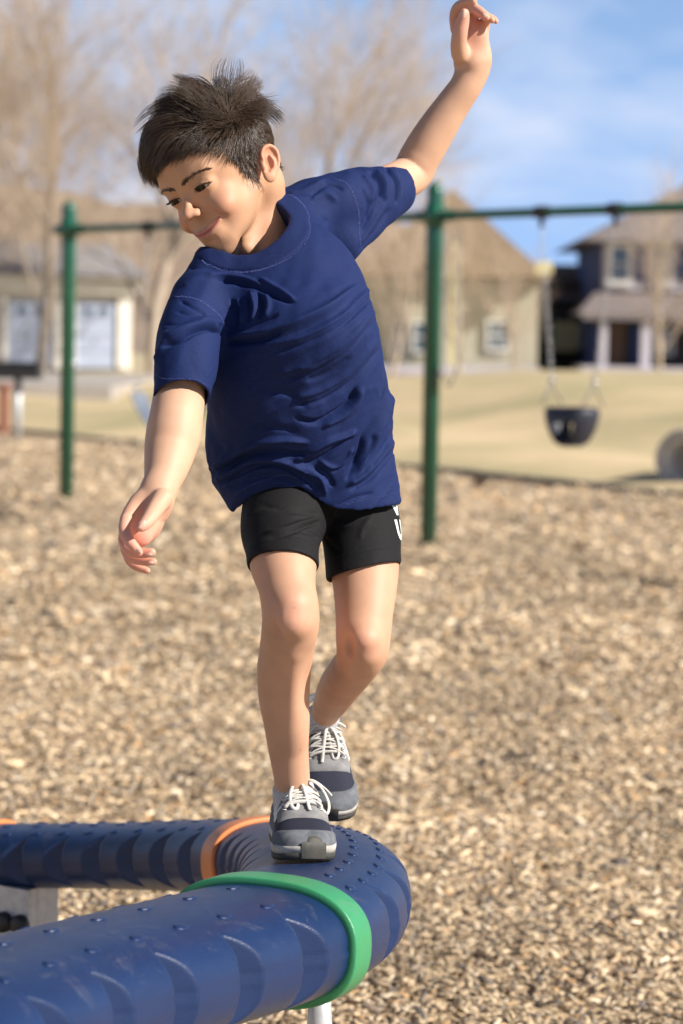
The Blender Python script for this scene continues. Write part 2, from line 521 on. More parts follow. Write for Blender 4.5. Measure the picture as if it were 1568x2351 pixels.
# loose bark chips, thickest close to the camera
def chips(n, dfun, smin, smax, zlift):
    xy = dfun(n)
    x, y = xy[:, 0], xy[:, 1]
    n = len(x)
    L = rng.uniform(smin, smax, n) * (0.6 + 0.8 * rng.random(n)) * np.where(rng.random(n) < .06, 1.7, 1); W = L * rng.uniform(0.22, 0.5, n); T = L * rng.uniform(0.07, 0.16, n)
    yaw = rng.uniform(0, 2*np.pi, n); tilt = rng.normal(0, 0.30, n); rollv = rng.normal(0, 0.38, n)
    base = np.array([(-1,-.6,0),(.9,-1,0),(1,.5,0),(-.8,.9,0)], float)
    top = base * np.array([.88,.82,1]) + np.array([0,0,1])
    loc = np.concatenate([base, top])[None] * np.stack([L/2, W/2, T], -1)[:, None, :]
    jit = 1 + rng.normal(0, .16, (n, 8, 1)); loc = loc * jit
    loc[:, :, 2] += (loc[:, :, 0]**2) * rng.normal(0, 9, n)[:, None]
    cy, sy = np.cos(yaw), np.sin(yaw); ct, st = np.cos(tilt), np.sin(tilt); cr, sr = np.cos(rollv), np.sin(rollv)
    X_, Y_, Z_ = loc[..., 0], loc[..., 1], loc[..., 2]
    Y1 = Y_*cr[:, None] - Z_*sr[:, None]; Z1 = Y_*sr[:, None] + Z_*cr[:, None]
    X2 = X_*ct[:, None] + Z1*st[:, None]; Z2 = -X_*st[:, None] + Z1*ct[:, None]
    X3 = X2*cy[:, None] - Y1*sy[:, None]; Y3 = X2*sy[:, None] + Y1*cy[:, None]
    z0 = undul(x, y) + rng.random(n) * zlift
    Vv = np.stack([X3 + x[:, None], Y3 + y[:, None], Z2 + z0[:, None] + 0.004], -1).reshape(-1, 3)
    o = (np.arange(n) * 8)[:, None, None]
    quads = np.array([(4,5,6,7),(0,1,5,4),(1,2,6,5),(2,3,7,6),(3,0,4,7)])
    Ff = (quads[None] + o).reshape(-1, 4)
    tone = rng.random(n)
    pal = np.array([(0.70,0.54,0.35),(0.62,0.46,0.28),(0.47,0.35,0.225),(0.30,0.23,0.17),(0.78,0.65,0.47),(0.15,0.13,0.12),(0.60,0.37,0.18)])
    pk = rng.choice(7, n, p=[.24,.22,.18,.12,.13,.07,.04])
    patch_ = 0.5 + 0.5*np.sin(x*2.3 + 1.7*np.sin(y*1.4)) * np.sin(y*1.9 + 1.3*np.sin(x*2.9 + 1))
    c = pal[pk] * (0.8 + 0.4 * rng.random((n, 1))) * (0.72 + 0.36 * np.clip(patch_ + rng.normal(0, .15, n), 0, 1))[:, None]
    return Vv, Ff, np.repeat(c, 8, axis=0)
def wedge(y0, y1, marg):
    def f(n):
        # uniform over the trapezium the camera sees, plus a margin on both sides
        k = 0.145
        y = rng.uniform(y0, y1, n * 3)
        w = k * y + marg; keep = rng.random(len(y)) < w / (k * y1 + marg)
        y = y[keep][:n]; w = w[keep][:n]
        x = rng.uniform(-1, 1, len(y)) * w
        ok = y < border_y(x) - 0.15
        return np.stack([x[ok], y[ok]], 1)
    return f
bands = [(34000, 3.9, 6.6, .45, .010, .029, .030), (31000, 6.6, 9.5, .45, .012, .034, .032), (24000, 9.5, 15, .45, .020, .050, .04), (14000, 15, 30, .4, .032, .075, .05)]
Vs, Fs, Cs_ = [], [], []; off = 0
for n, y0, y1, mg, a0, a1, zl in bands:
    v, f, c = chips(n, wedge(y0, y1, mg), a0, a1, zl)
    Vs.append(v); Fs.append(f + off); Cs_.append(c); off += len(v)
M_CHIP, nt, b = new_mat('bark_chip')
va = nd(nt, 'ShaderNodeVertexColor', layer_name='tint'); tc = nd(nt, 'ShaderNodeTexCoord'); n_ = nd(nt, 'ShaderNodeTexNoise', Scale=220.0, Detail=3)
mr = nd(nt, 'ShaderNodeMapRange'); mr.inputs['To Min'].default_value = 0.7; mr.inputs['To Max'].default_value = 1.25
mx = nd(nt, 'ShaderNodeMixRGB', blend_type='MULTIPLY'); mx.inputs[0].default_value = 1
nt.links.new(tc.outputs['Object'], n_.inputs['Vector']); nt.links.new(n_.outputs['Fac'], mr.inputs['Value']); nt.links.new(va.outputs['Color'], mx.inputs[1]); nt.links.new(mr.outputs['Result'], mx.inputs[2]); nt.links.new(mx.outputs['Color'], b.inputs['Base Color'])
b.inputs['Roughness'].default_value = 0.75
tag(link('bark_chips', np_mesh('bark_chips', np.concatenate(Vs), np.concatenate(Fs), {'tint': np.concatenate(Cs_)}), M_CHIP), 'loose tan and brown bark chips covering the playground floor', 'bark chips', kind='stuff')

# lawn: rises to a low bank before the houses
def lawn_z(x, y):
    d = y - (BY0 + (x - BX0) * (BY1 - BY0) / (BX1 - BX0))
    d = np.maximum(d, 0)
    z = 0.0 + 0.10*(1-np.exp(-d/3.0)) + 0.75*np.exp(-((d-30)/11)**2) * np.clip((x+4)/8, 0, 1) + 0.16*np.sin(d*0.35 + x*0.25)*np.clip(d/6, 0, 1)*np.exp(-d/60)
    return z
nx_, ny_ = 90, 130
sx = np.linspace(-1, 1, nx_); tt_ = np.linspace(0, 1, ny_)**1.8
SX, TT = np.meshgrid(sx, tt_, indexing='ij')
GX = SX * (13 + 130 * TT)
line = BY0 + (GX - BX0) * (BY1 - BY0) / (BX1 - BX0)
GY = line + TT * (330 - line)
GY = np.where(line > 46, line*0 + 46 + TT*284, GY)
Vg = np.stack([GX, GY, lawn_z(GX, GY) * np.where(GY > 150, np.exp(-(GY-150)/60), 1)], -1).reshape(-1, 3)
I_, J_ = np.meshgrid(np.arange(nx_-1), np.arange(ny_-1), indexing='ij')
a_ = (I_*ny_ + J_).ravel(); Fg = np.stack([a_, a_+ny_, a_+ny_+1, a_+1], 1)
m, nt, b = new_mat('winter_lawn'); M_LAWN = m
tc = nd(nt, 'ShaderNodeTexCoord')
n1 = nd(nt, 'ShaderNodeTexNoise', Scale=0.22, Detail=7, Roughness=0.6); r1 = nd(nt, 'ShaderNodeValToRGB')
r1.color_ramp.elements[0].position = .34; r1.color_ramp.elements[1].position = .60
r1.color_ramp.elements[0].color = (0.30, 0.27, 0.13, 1); r1.color_ramp.elements[1].color = (0.60, 0.46, 0.27, 1)
n2 = nd(nt, 'ShaderNodeTexNoise', Scale=14.0, Detail=6); r2 = nd(nt, 'ShaderNodeMapRange'); r2.inputs['To Min'].default_value = .7; r2.inputs['To Max'].default_value = 1.3
mx = nd(nt, 'ShaderNodeMixRGB', blend_type='MULTIPLY'); mx.inputs[0].default_value = 1
for n_ in (n1, n2): nt.links.new(tc.outputs['Object'], n_.inputs['Vector'])
nt.links.new(n1.outputs['Fac'], r1.inputs['Fac']); nt.links.new(n2.outputs['Fac'], r2.inputs['Value'])
nt.links.new(r1.outputs['Color'], mx.inputs[1]); nt.links.new(r2.outputs['Result'], mx.inputs[2]); nt.links.new(mx.outputs['Color'], b.inputs['Base Color'])
b.inputs['Roughness'].default_value = 0.95
tag(link('lawn', np_mesh('lawn', Vg, Fg), M_LAWN, smooth=True), kind='structure')
# far ground out to the horizon
M_FAR = mat('far_ground', (0.36, 0.29, 0.18), (0.24, 0.21, 0.12), scale=0.02, rough=0.95)
ground_sheet('ground', [(-1400, -300), (1400, -300), (1400, 2400), (-1400, 2400)], -0.12, M_FAR)
# dark edging strip
M_EDGE = mat('rubber_edging', (0.075, 0.072, 0.075), (0.05, 0.048, 0.05), scale=6, rough=0.75, bump=0.3)
dirb = Vector((BX1 - BX0, BY1 - BY0, 0)).normalized()
edge = empty('playground_edging', ((BX0+BX1)/2, (BY0+BY1)/2, 0))
tag(edge, 'low dark edging timber between the bark chips and the lawn', 'edging')
Ltot = (Vector((BX1, BY1, 0)) - Vector((BX0, BY0, 0))).length
Rb = Matrix.Rotation(math.atan2(dirb.y, dirb.x), 3, 'Z')
npc = 18
base_me = MB().box((0.015, -0.07, -0.15), (Ltot/npc - 0.015, 0.07, 0.045), Rb).mesh('timber'); base_me.materials.append(M_EDGE)
for i in range(npc):
    o = bpy.data.objects.new('timber', base_me); COL.objects.link(o); o.parent = edge
    p = Vector((BX0, BY0, 0)) + dirb * (Ltot * i / npc) - edge.location
    o.location = (p.x, p.y, (i % 3) * 0.008)
# street on the left, in front of the garages
M_ROAD = mat('concrete_road', (0.40, 0.36, 0.32), (0.33, 0.30, 0.27), scale=1.5, rough=0.9)
m = MB(); m.box((-45, 52, -0.3), (-5.0, 71, 0.29)); tag(m.build('road', M_ROAD), kind='structure')
# ================================================================== blue loop climber
def plastic(name, c1, c2, rough=0.34):
    m, nt, b = new_mat(name)
    tc = nd(nt, 'ShaderNodeTexCoord')
    b.inputs['Specular IOR Level'].default_value = 0.38
    n = nd(nt, 'ShaderNodeTexNoise', Scale=7.0, Detail=8, Roughness=0.7)
    r = nd(nt, 'ShaderNodeValToRGB'); r.color_ramp.elements[0].position = .35; r.color_ramp.elements[1].position = .7
    r.color_ramp.elements[0].color = (*c1, 1); r.color_ramp.elements[1].color = (*c2, 1)
    # scuffs and dust
    n2 = nd(nt, 'ShaderNodeTexNoise', Scale=16.0, Detail=10, Roughness=0.8, Distortion=1.6)
    r2 = nd(nt, 'ShaderNodeValToRGB'); r2.color_ramp.elements[0].position = .54; r2.color_ramp.elements[1].position = .74
    r2.color_ramp.elements[0].color = (0, 0, 0, 1); r2.color_ramp.elements[1].color = (.35, .35, .35, 1)
    geo = nd(nt, 'ShaderNodeNewGeometry'); sp = nd(nt, 'ShaderNodeSeparateXYZ'); nt.links.new(geo.outputs['Normal'], sp.inputs[0])
    up = nd(nt, 'ShaderNodeMapRange'); up.inputs['From Min'].default_value = 0.3; up.inputs['From Max'].default_value = 1.0
    nt.links.new(sp.outputs['Z'], up.inputs['Value'])
    ml = nd(nt, 'ShaderNodeMath', operation='MULTIPLY'); nt.links.new(r2.outputs['Color'], ml.inputs[0]); nt.links.new(up.outputs['Result'], ml.inputs[1])
    mx = nd(nt, 'ShaderNodeMixRGB'); mx.inputs[2].default_value = (0.30, 0.27, 0.26, 1)
    for q in (n, n2): nt.links.new(tc.outputs['Object'], q.inputs['Vector'])
    nt.links.new(n.outputs['Fac'], r.inputs['Fac']); nt.links.new(n2.outputs['Fac'], r2.inputs['Fac'])
    nt.links.new(ml.outputs[0], mx.inputs[0]); nt.links.new(r.outputs['Color'], mx.inputs[1]); nt.links.new(mx.outputs['Color'], b.inputs['Base Color'])
    rr = nd(nt, 'ShaderNodeMapRange'); rr.inputs['To Min'].default_value = rough - .06; rr.inputs['To Max'].default_value = rough + .14
    nt.links.new(n2.outputs['Fac'], rr.inputs['Value']); nt.links.new(rr.outputs['Result'], b.inputs['Roughness'])
    n3 = nd(nt, 'ShaderNodeTexNoise', Scale=520.0, Detail=3); nt.links.new(tc.outputs['Object'], n3.inputs['Vector'])
    bp = nd(nt, 'ShaderNodeBump', Strength=0.35, Distance=0.0012); nt.links.new(n3.outputs['Fac'], bp.inputs['Height']); nt.links.new(bp.outputs['Normal'], b.inputs['Normal'])
    return m
M_BLUE = plastic('blue_plastic', (0.006, 0.021, 0.076), (0.010, 0.028, 0.094))
M_GREENP = plastic('green_plastic', (0.035, 0.23, 0.095), (0.045, 0.27, 0.12), 0.34)
M_ORANGEP = plastic('orange_plastic', (0.62, 0.20, 0.06), (0.68, 0.25, 0.085), 0.38)
M_GALV = mat('galvanised_steel', (0.56, 0.57, 0.58), (0.42, 0.43, 0.45), scale=60, rough=0.5, metal=0.4, bump=0.2, bscale=90)
M_BLACK = mat('black_rubber', (0.02, 0.02, 0.02), (0.012, 0.012, 0.012), rough=0.5)

TW, TH = 0.123, 0.072           # half width, half height of the tube
def thick(s):                   # the far sections are slimmer mouldings
    return np.interp(s, [ctl_s[4], ctl_s[6], ctl_s[8], ctl_s[10]], [1.0, 1.0, 0.88, 0.78])
ctl = [(-520, 2560, 2.15), (-200, 2420, 2.36), (100, 2305, 2.62), (390, 2222, 2.86), (612, 2158, 3.06), (722, 2098, 3.27), (742, 2040, 3.47), (708, 1998, 3.70), (628, 1974, 3.92), (470, 1964, 4.14), (260, 1964, 4.34), (20, 1964, 4.50), (-240, 1966, 4.60), (-560, 1975, 4.66)]
cpts = np.array([to_world(V(*c)) for c in ctl])
TC = spline(cpts, None, 40)
seg = np.linalg.norm(np.diff(TC, axis=0), axis=1); TS = np.concatenate([[0], np.cumsum(seg)])
ctl_s = TS[::40]
NS = int(TS[-1] / 0.0029); ss = np.linspace(0, TS[-1], NS)
TP = np.stack([np.interp(ss, TS, TC[:, i]) for i in range(3)], 1)
TT_ = np.gradient(TP, axis=0); TT_ /= np.linalg.norm(TT_, axis=1, keepdims=True)
Up = np.array([0, 0, 1.0]); TSd = np.cross(TT_, Up); TSd /= np.linalg.norm(TSd, axis=1, keepdims=True)   # right-hand side of travel
TUp = np.cross(TSd, TT_)
def tube_frame(s):
    i = np.clip(np.searchsorted(ss, s), 0, NS - 1)
    return TP[i], TT_[i], TSd[i], TUp[i]
def section(th, grow_=0.0):
    c, s_ = math.cos(th), math.sin(th); e = 0.80
    return (TW + grow_) * math.copysign(abs(c)**e, c), (TH + grow_) * math.copysign(abs(s_)**e, s_)
def tube_point(s, th, g=0.0):
    p, t, sd, up = tube_frame(s); a, b_ = section(th, g); k_ = thick(s); a *= k_; b_ *= k_
    return p + sd * a + up * b_, t, sd, up
s_green, s_orange, s_far = ctl_s[4], ctl_s[8], ctl_s[11] + 0.06
climber = empty('balance_climber', (cpts[6][0], cpts[6][1], 0))
tag(climber, 'low loop of dark blue moulded tubes joined by green and orange rings on steel legs', 'climber')
NT = 112
ths = np.linspace(0, 2*np.pi, NT, endpoint=False)
# moulded scoops along both sides: centre s, side (+1 = right of travel)
scoops = []
def add_scoops(s0, s1, step, side, slope):
    n = int((s1 - s0) / step)
    for i in range(n + 1): scoops.append((s0 + step * i, side, slope))
add_scoops(s_green - 0.118 - 0.150*6, s_green - 0.117, 0.150, 1, 1)      # near arm, outer side
add_scoops(s_green + 0.13, s_orange - 0.1, 0.118, 1, 1)                     # outside of the bend
add_scoops(s_orange + 0.11, s_far - 0.05, 0.112, -1, 1)                 # far arm, towards the camera
add_scoops(s_green + 0.24, s_orange - 0.09, 0.088, -1, 1)             # inside of the bend
sec = np.array([section(t) for t in ths])
S_, TH_ = np.meshgrid(ss, ths, indexing='ij')
dep = np.zeros_like(S_)
LAT = np.abs(sec[None, :, 0]) + 0 * S_                      # sideways reach of the round section
lim = np.full_like(S_, 1.0)
for sc_, side, slope in scoops:                             # each scoop is a tilted flat cut into the side
    on = (np.cos(TH_) * side) > 0
    x = S_ - sc_
    cut = np.where((x >= 0) & (x < 0.050), TW - 0.034 * (1 - x / 0.050)**0.9, 1.0)
    cut = np.where((x < 0) & (x > -0.0045), TW - 0.034 * (1 + x / 0.0045), cut)
    lim = np.where(on, np.minimum(lim, cut), lim)
dlat = np.maximum(0, LAT - lim)
# mould seam along the sides
for ang in (0.0, np.pi):
    dth = (TH_ - ang + np.pi) % (2*np.pi) - np.pi
    dep -= 0.0012 * np.exp(-(dth / 0.016)**2); dep += 0.0009*np.exp(-((dth-0.05)/0.02)**2)
# tube necks down slightly where it enters the rings
for sr in (s_green, s_orange, s_far): dep += 0.012 * np.exp(-((S_ - sr) / 0.012)**2)
rad_n = np.stack([np.cos(ths) / TW, np.sin(ths) / TH], 1); rad_n /= np.linalg.norm(rad_n, axis=1, keepdims=True)
kk_ = thick(ss)[:, None]; A_ = (sec[None, :, 0] - np.sign(sec[None, :, 0]) * dlat) * kk_ - rad_n[None, :, 0] * dep; B_ = sec[None, :, 1] * kk_ - rad_n[None, :, 1] * dep
VT = TP[:, None, :] + TSd[:, None, :] * A_[..., None] + TUp[:, None, :] * B_[..., None]
cuts = [0, int(np.searchsorted(ss, s_green)), int(np.searchsorted(ss, s_orange)), int(np.searchsorted(ss, s_far)), NS - 1]
for i0, i1 in zip(cuts[:-1], cuts[1:]):
    v = VT[i0:i1+1].reshape(-1, 3); n = i1 - i0 + 1
    I_, J_ = np.meshgrid(np.arange(n-1), np.arange(NT), indexing='ij')
    J2 = (J_ + 1) % NT
    f = np.stack([I_*NT + J_, (I_+1)*NT + J_, (I_+1)*NT + J2, I_*NT + J2], -1).reshape(-1, 4)
    link('tube', np_mesh('tube', v, f), M_BLUE, climber, True)
def ring(s0, wid, grow_, m, name, label=None):
    prof = [(-wid, 0.000), (-wid, grow_*.8), (-wid*.95, grow_*.97), (-wid*.88, grow_), (wid*.88, grow_), (wid*.95, grow_*.97), (wid, grow_*.8), (wid, 0.0), (wid*.9, -0.006), (-wid*.9, -0.006)]
    mb = MB(); vs = []; fs = []; n = 120; k = len(prof)
    for j in range(n):
        th = 2*math.pi*j/n
        for ds, g in prof:
            p, t, sd, up = tube_frame(s0); a, b_ = section(th, g); k_ = thick(s0); a *= k_; b_ *= k_
            vs.append(p + t*ds + sd*a + up*b_)
    for j in range(n):
        for q in range(k):
            a0, a1 = j*k + q, j*k + (q+1) % k; b0, b1 = ((j+1) % n)*k + q, ((j+1) % n)*k + (q+1) % k
            fs.append((a0, a1, b1, b0))
    mb.add(vs, fs); o = mb.build(name, m, climber, True)
    if label: o['label'] = label
    return o
ring(s_green, 0.027, 0.0095, M_GREENP, 'joint_ring', 'green joint ring')
ring(s_orange, 0.026, 0.009, M_ORANGEP, 'joint_ring', 'orange joint ring in front of the far tube')
ring(s_far, 0.030, 0.010, M_ORANGEP, 'joint_ring', 'orange joint ring at the left end of the far tube')
# raised grip studs on the top
st_me = None
mbs = MB(); vs = []; fs = []
for i, (r_, z_) in enumerate([(1.0, -0.0015), (0.98, 0.0008), (0.90, 0.0015), (0.5, 0.0018)]):
    for k in range(14):
        t = 2*math.pi*k/14; vs.append((0.0125*r_*math.cos(t), 0.0074*r_*math.sin(t), z_))
for i in range(3):
    for k in range(14): fs.append((i*14+k, i*14+(k+1) % 14, (i+1)*14+(k+1) % 14, (i+1)*14+k))
fs.append(tuple(3*14+k for k in range(14)))
mbs.add(vs, fs); st_me = mbs.mesh('grip_stud'); st_me.materials.append(M_BLUE)
st_me.polygons.foreach_set('use_smooth', np.ones(len(st_me.polygons), bool))
def stud(s, lat, rot=0.0):
    th = math.acos(max(-1, min(1, lat))); p, t, sd, up = tube_point(s, th)
    a, b_ = section(th); nrm = sd * (a / TW**2) + up * (b_ / TH**2); nrm /= np.linalg.norm(nrm)
    ax = t * math.cos(rot) + np.cross(nrm, t) * math.sin(rot); ay = np.cross(nrm, ax)
    M_ = Matrix(((ax[0], ay[0], nrm[0], p[0]), (ax[1], ay[1], nrm[1], p[1]), (ax[2], ay[2], nrm[2], p[2]), (0, 0, 0, 1)))
    o = bpy.data.objects.new('grip_stud', st_me); COL.objects.link(o); o.parent = climber
    o.matrix_parent_inverse = Matrix.Translation(-climber.location); o.matrix_basis = M_
def stud_rows(s0, s1, step, lats):
    k = 0; s = s0
    while s < s1:
        for j, la in enumerate(lats):
            stud(s + (0.5 * step if j % 2 else 0), la, rng.normal(0, .08))
        s += step; k += 1
stud_rows(s_green - 0.80, s_green - 0.08, 0.098, (-0.66, -0.10, 0.42))
stud_rows(s_green + 0.055, s_orange - 0.05, 0.060, (0.26, 0.58))
stud_rows(s_orange + 0.06, s_far - 0.05, 0.075, (-0.55, -0.1, 0.35))
# legs
def leg_post(s, lat_off, spread, name='leg', rtop=.024, rbot=.030, dx=0, dy=0):
    p, t, sd, up = tube_frame(s)
    top = p + sd * lat_off + np.array([0, 0, -TH * 0.7 * thick(s)]); bot = np.array([p[0] + sd[0]*lat_off + dx, p[1] + sd[1]*lat_off + dy, -0.15])
    mb = MB(); mb.tube([top, top*.9 + bot*.1, bot], [rtop, rtop*1.25, rbot*1.4], 20)
    return mb.build(name, M_GALV, climber, True)
leg_post(s_green + 0.07, 0.045, 0, rtop=.013, rbot=.038, dx=.02)
leg_post(ctl_s[1], 0.0, 0)
# bracket and plate of the far left leg
p, t, sd, up = tube_frame(ctl_s[10] + 0.225)
mb = MB(); Rl = Matrix(((t[0], sd[0], 0), (t[1], sd[1], 0), (0, 0, 1)))
Rl = Matrix.Rotation(math.atan2(t[1], t[0]), 3, 'Z')
mb.box((-0.079, 0.060, -0.47), (0.09, 0.085, -TH*0.55), Rl, tuple(p)); mb.box((-0.079, 0.0, -0.47), (-0.070, 0.0595, -TH*0.55), Rl, tuple(p))
lg = mb.build('leg', M_GALV, climber); lg['label'] = 'flat steel leg plate under the far tube'
for dx in (0.074, 0.035):
    mb = MB(); c = Vector(p) + Rl @ Vector((-dx + 0.01, 0.085, -TH - 0.032))
    nrm = Rl @ Vector((0, 1, 0)); mb.tube([c, c + nrm*0.012, c + nrm*0.016], [0.019, 0.019, 0.013], 16)
    mb.build('bolt', M_BLACK, climber, True)
# ================================================================== swings
M_GREEN = mat('green_paint', (0.008, 0.095, 0.052), (0.007, 0.080, 0.044), scale=12, rough=0.32, coat=0.3)
M_CHAIN = mat('galvanised_chain', (0.55, 0.55, 0.54), (0.4, 0.4, 0.4), scale=50, rough=0.35, metal=0.8)
M_RUBBER = mat('dark_rubber_seat', (0.022, 0.027, 0.045), (0.015, 0.018, 0.03), scale=30, rough=0.5)
M_SHINY = mat('polished_steel', (0.75, 0.75, 0.74), (0.7, 0.7, 0.7), rough=0.13, metal=1.0)
def ball(mb, c, r, n=20):
    c = Vector(c); vs = []; fs = []
    for i in range(n//2 + 1):
        for k in range(n):
            a, b_ = math.pi*i/(n//2), 2*math.pi*k/n; vs.append(c + Vector((math.sin(a)*math.cos(b_), math.sin(a)*math.sin(b_), math.cos(a))) * r)
    for i in range(n//2):
        for k in range(n): fs.append((i*n+k, (i+1)*n+k, (i+1)*n+(k+1) % n, i*n+(k+1) % n))
    mb.add(vs, fs)
PL = Vector((at_y(152, 19.4).x, 19.4, 0)); PR = Vector((at_y(983, 16.35).x, 16.35, 0))
bd = (PR - PL); bay = bd.length; bd.normalize(); P3 = PR + bd * bay
BZ = 2.20
swings = empty('swing_frame', PR); tag(swings, 'green steel swing frame with tall round posts and one long top beam', 'swing frame')
for p in (PL, PR, P3):
    mb = MB(); mb.tube([p + Vector((0, 0, -.3)), p + Vector((0, 0, 2.36)), p + Vector((0, 0, 2.40)), p + Vector((0, 0, 2.425))], [.057, .057, .05, .02], 24)
    mb.build('post', M_GREEN, swings, True)
    mb = MB(); mb.tube([p + Vector((0, 0, BZ - .075)), p + Vector((0, 0, BZ + .075))], .069, 24); 
    for s in (1, -1): mb.tube([p + bd * .05 * s + Vector((0, 0, BZ)), p + bd * .17 * s + Vector((0, 0, BZ))], .040, 16)
    mb.build('beam_clamp', M_GREEN, swings, True)
    mb = MB(); q = p + Vector((.052, -.035, 1.13)); ball(mb, q, .021); mb.build('bolt_cap_glint', M_SHINY, swings, True)  # bolt cap shaped as a polished ball, added to throw a sun glint
mb = MB(); mb.tube([PL - bd*.02 + Vector((0, 0, BZ)), P3 + Vector((0, 0, BZ))], .030, 20); mb.build('beam', M_GREEN, swings, True)
def beam_pt(px, lo, hi, z=BZ):
    """parameter along the beam whose projection is column px"""
    best = None
    for t in np.linspace(lo, hi, 2000):
        p = PR + bd * t; v = (np.array((p.x, p.y, z)) - MT) @ M3; u = 784 + F * v[0] / -v[2]
        if best is None or abs(u - px) < best[0]: best = (abs(u - px), t)
    return PR + bd * best[1]
def hanger(p):
    mb = MB(); mb.tube([p + bd * -.05 + Vector((0, 0, BZ)), p + bd * .05 + Vector((0, 0, BZ))], .042, 14)
    mb.tube([p + Vector((0, 0, BZ - .03)), p + Vector((0, 0, BZ - .10))], .016, 8); mb.build('swing_hanger', M_BLACK, swings, True)
def chain_mesh(a, b, r=.0035, L=.045):
    a = Vector(a); b = Vector(b); n = max(2, int((b - a).length / (L * .80))); mb = MB()
    d = (b - a).normalized(); e = d.cross(Vector((0, 1, 0.01))).normalized(); f = d.cross(e)
    for i in range(n):
        c = a + (b - a) * ((i + .5) / n); w = e if i % 2 else f
        pts = [c + d * (L*.5*math.cos(t)) + w * (L*.28*math.sin(t)) for t in np.linspace(0, 2*math.pi, 9)]
        mb.tube(pts, r, 4, cap=False)
    return mb
def swing(name, label, pa, pb, seat_fn, za, zb, da=Vector((0,0,0)), db=Vector((0,0,0)), group=None, sep=None):
    c = (pa + pb) / 2; s = empty(name, (c.x, c.y, min(za, zb) - .2)); tag(s, label, 'swing', group)
    sa = Vector((pa.x, pa.y, za)) + da; sb = Vector((pb.x, pb.y, zb)) + db
    chain_mesh((pa.x, pa.y, BZ - .1), sa).build('chain', M_CHAIN, s, True)
    chain_mesh((pb.x, pb.y, BZ - .1), sb).build('chain', M_CHAIN, s, True)
    seat_fn(s, sa, sb); return s
def bucket(s, sa, sb):
    c = (sa + sb) / 2; e = (sb - sa).normalized(); f = Vector((-e.y, e.x, 0))
    W = (sb - sa).length / 2
    rows = [(-.06, .98, .13), (-.08, 1.0, .14), (-.13, .90, .14), (-.18, .76, .13), (-.23, .55, .10), (-.25, .30, .07)]
    def shell(g, z_sh):
        vs = []; n = 28
        for z, kx, ry in rows:
            for k in range(n):
                t = 2*math.pi*k/n; cx, sy = math.cos(t), math.sin(t)
                vs.append(c + e*(W*kx*g*math.copysign(abs(cx)**.7, cx)) + f*(ry*g*math.copysign(abs(sy)**.8, sy)) + Vector((0, 0, z*1.25 - .10 + z_sh)))
        return vs
    n = 28; fs = []; vo, vi = shell(1, 0), shell(.88, .012); k0 = len(vo)
    for i in range(len(rows)-1):
        for k in range(n):
            # leg holes: leave out facets low on the front and the back
            t = (k + .5)/n*2*math.pi; hole = i in (2, 3) and (abs(abs(math.sin(t)) - 1) < .16) and abs(math.cos(t)) > .10
            if hole: continue
            a = (i*n+k, i*n+(k+1) % n, (i+1)*n+(k+1) % n, (i+1)*n+k); fs += [a[::-1], tuple(q + k0 for q in a)]
    for k in range(n): fs.append((k, (k+1) % n, k0+(k+1) % n, k0+k))
    m5 = (len(rows)-1)*n; fs.append(tuple(m5+k for k in range(n))); fs.append(tuple(k0+m5+k for k in range(n-1, -1, -1)))
    MB().add(vo + vi, fs).build('bucket_seat', M_RUBBER, s, True)
    for sgn, sp_ in ((-1, sa), (1, sb)):
        for g in (-1, 1):
            mb = MB(); mb.tube([sp_ , sp_ + Vector((0, 0, -.02)), c + e*(W*.97*sgn) + f*(g*.10) + Vector((0, 0, -.15))], .006, 6); mb.build('seat_strap', M_CHAIN, s, True)
        mb = MB(); ball(mb, sp_ + Vector((0, -.01, 0)), .020); mb.build('chain_clip_glint', M_SHINY, s, True)  # clip shaped as a polished ball so the sun glints at the chain end
def belt(s, sa, sb):
    e = (sb - sa); L = e.length; ex = e.normalized(); f = Vector((-ex.y, ex.x, 0)); vs = []; fs = []; n = 16
    for i in range(n+1):
        u = i/n; sag = -.30 * math.sin(math.pi*u)**0.8
        for w, dz in ((-.075, 0), (.075, 0), (.075, -.012), (-.075, -.012)): vs.append(sa + e*u + f*w + Vector((0, 0, sag + dz)))
    for i in range(n):
        for k in range(4): fs.append((i*4+k, i*4+(k+1) % 4, (i+1)*4+(k+1) % 4, (i+1)*4+k))
    fs += [(0, 1, 2, 3), (n*4+3, n*4+2, n*4+1, n*4)]
    MB().add(vs, fs).build('belt_seat', M_BELT, s)
    for p in (sa, sb):
        mb = MB(); ball(mb, p + Vector((-.01, -.02, .03)), .020); mb.build('chain_clip_glint', M_SHINY, s, True)  # round polished clips, added for the sun glints on the chains
M_BELT = mat('blue_grey_belt', (0.13, 0.16, 0.21), (0.09, 0.11, 0.15), scale=20, rough=0.55)
a1, a2 = beam_pt(1244, 0, bay), beam_pt(1413, 0, bay)
hanger(a1); hanger(a2)
swing('bucket_swing', 'dark blue toddler bucket swing hanging on chains right of the near post', a1, a2, bucket, 1.12, 1.12, bd * .12, bd * -.14)
b1 = beam_pt(340, -bay, 0); b2 = beam_pt(470, -bay, 0)
hanger(b1); hanger(b2)
swing('belt_swing', 'blue grey belt swing hanging beside the left post behind the lowered arm', b1, b2, belt, .93, .93, bd * -.10, bd * .02)
def small_belt(s, sa, sb):
    e = sb - sa; vs = []; fs = []; n = 10; f = Vector((0, 1, 0))
    for i in range(n+1):
        u = i/n; z = -.13 * math.sin(math.pi*u)**.7
        for w, dz in ((-.05, 0), (.05, 0), (.05, -.012), (-.05, -.012)): vs.append(sa + e*u + f*w + Vector((0, 0, z + dz)))
    for i in range(n):
        for k in range(4): fs.append((i*4+k, i*4+(k+1) % 4, (i+1)*4+(k+1) % 4, (i+1)*4+k))
    MB().add(vs, fs).build('belt_seat', M_BELT, s)
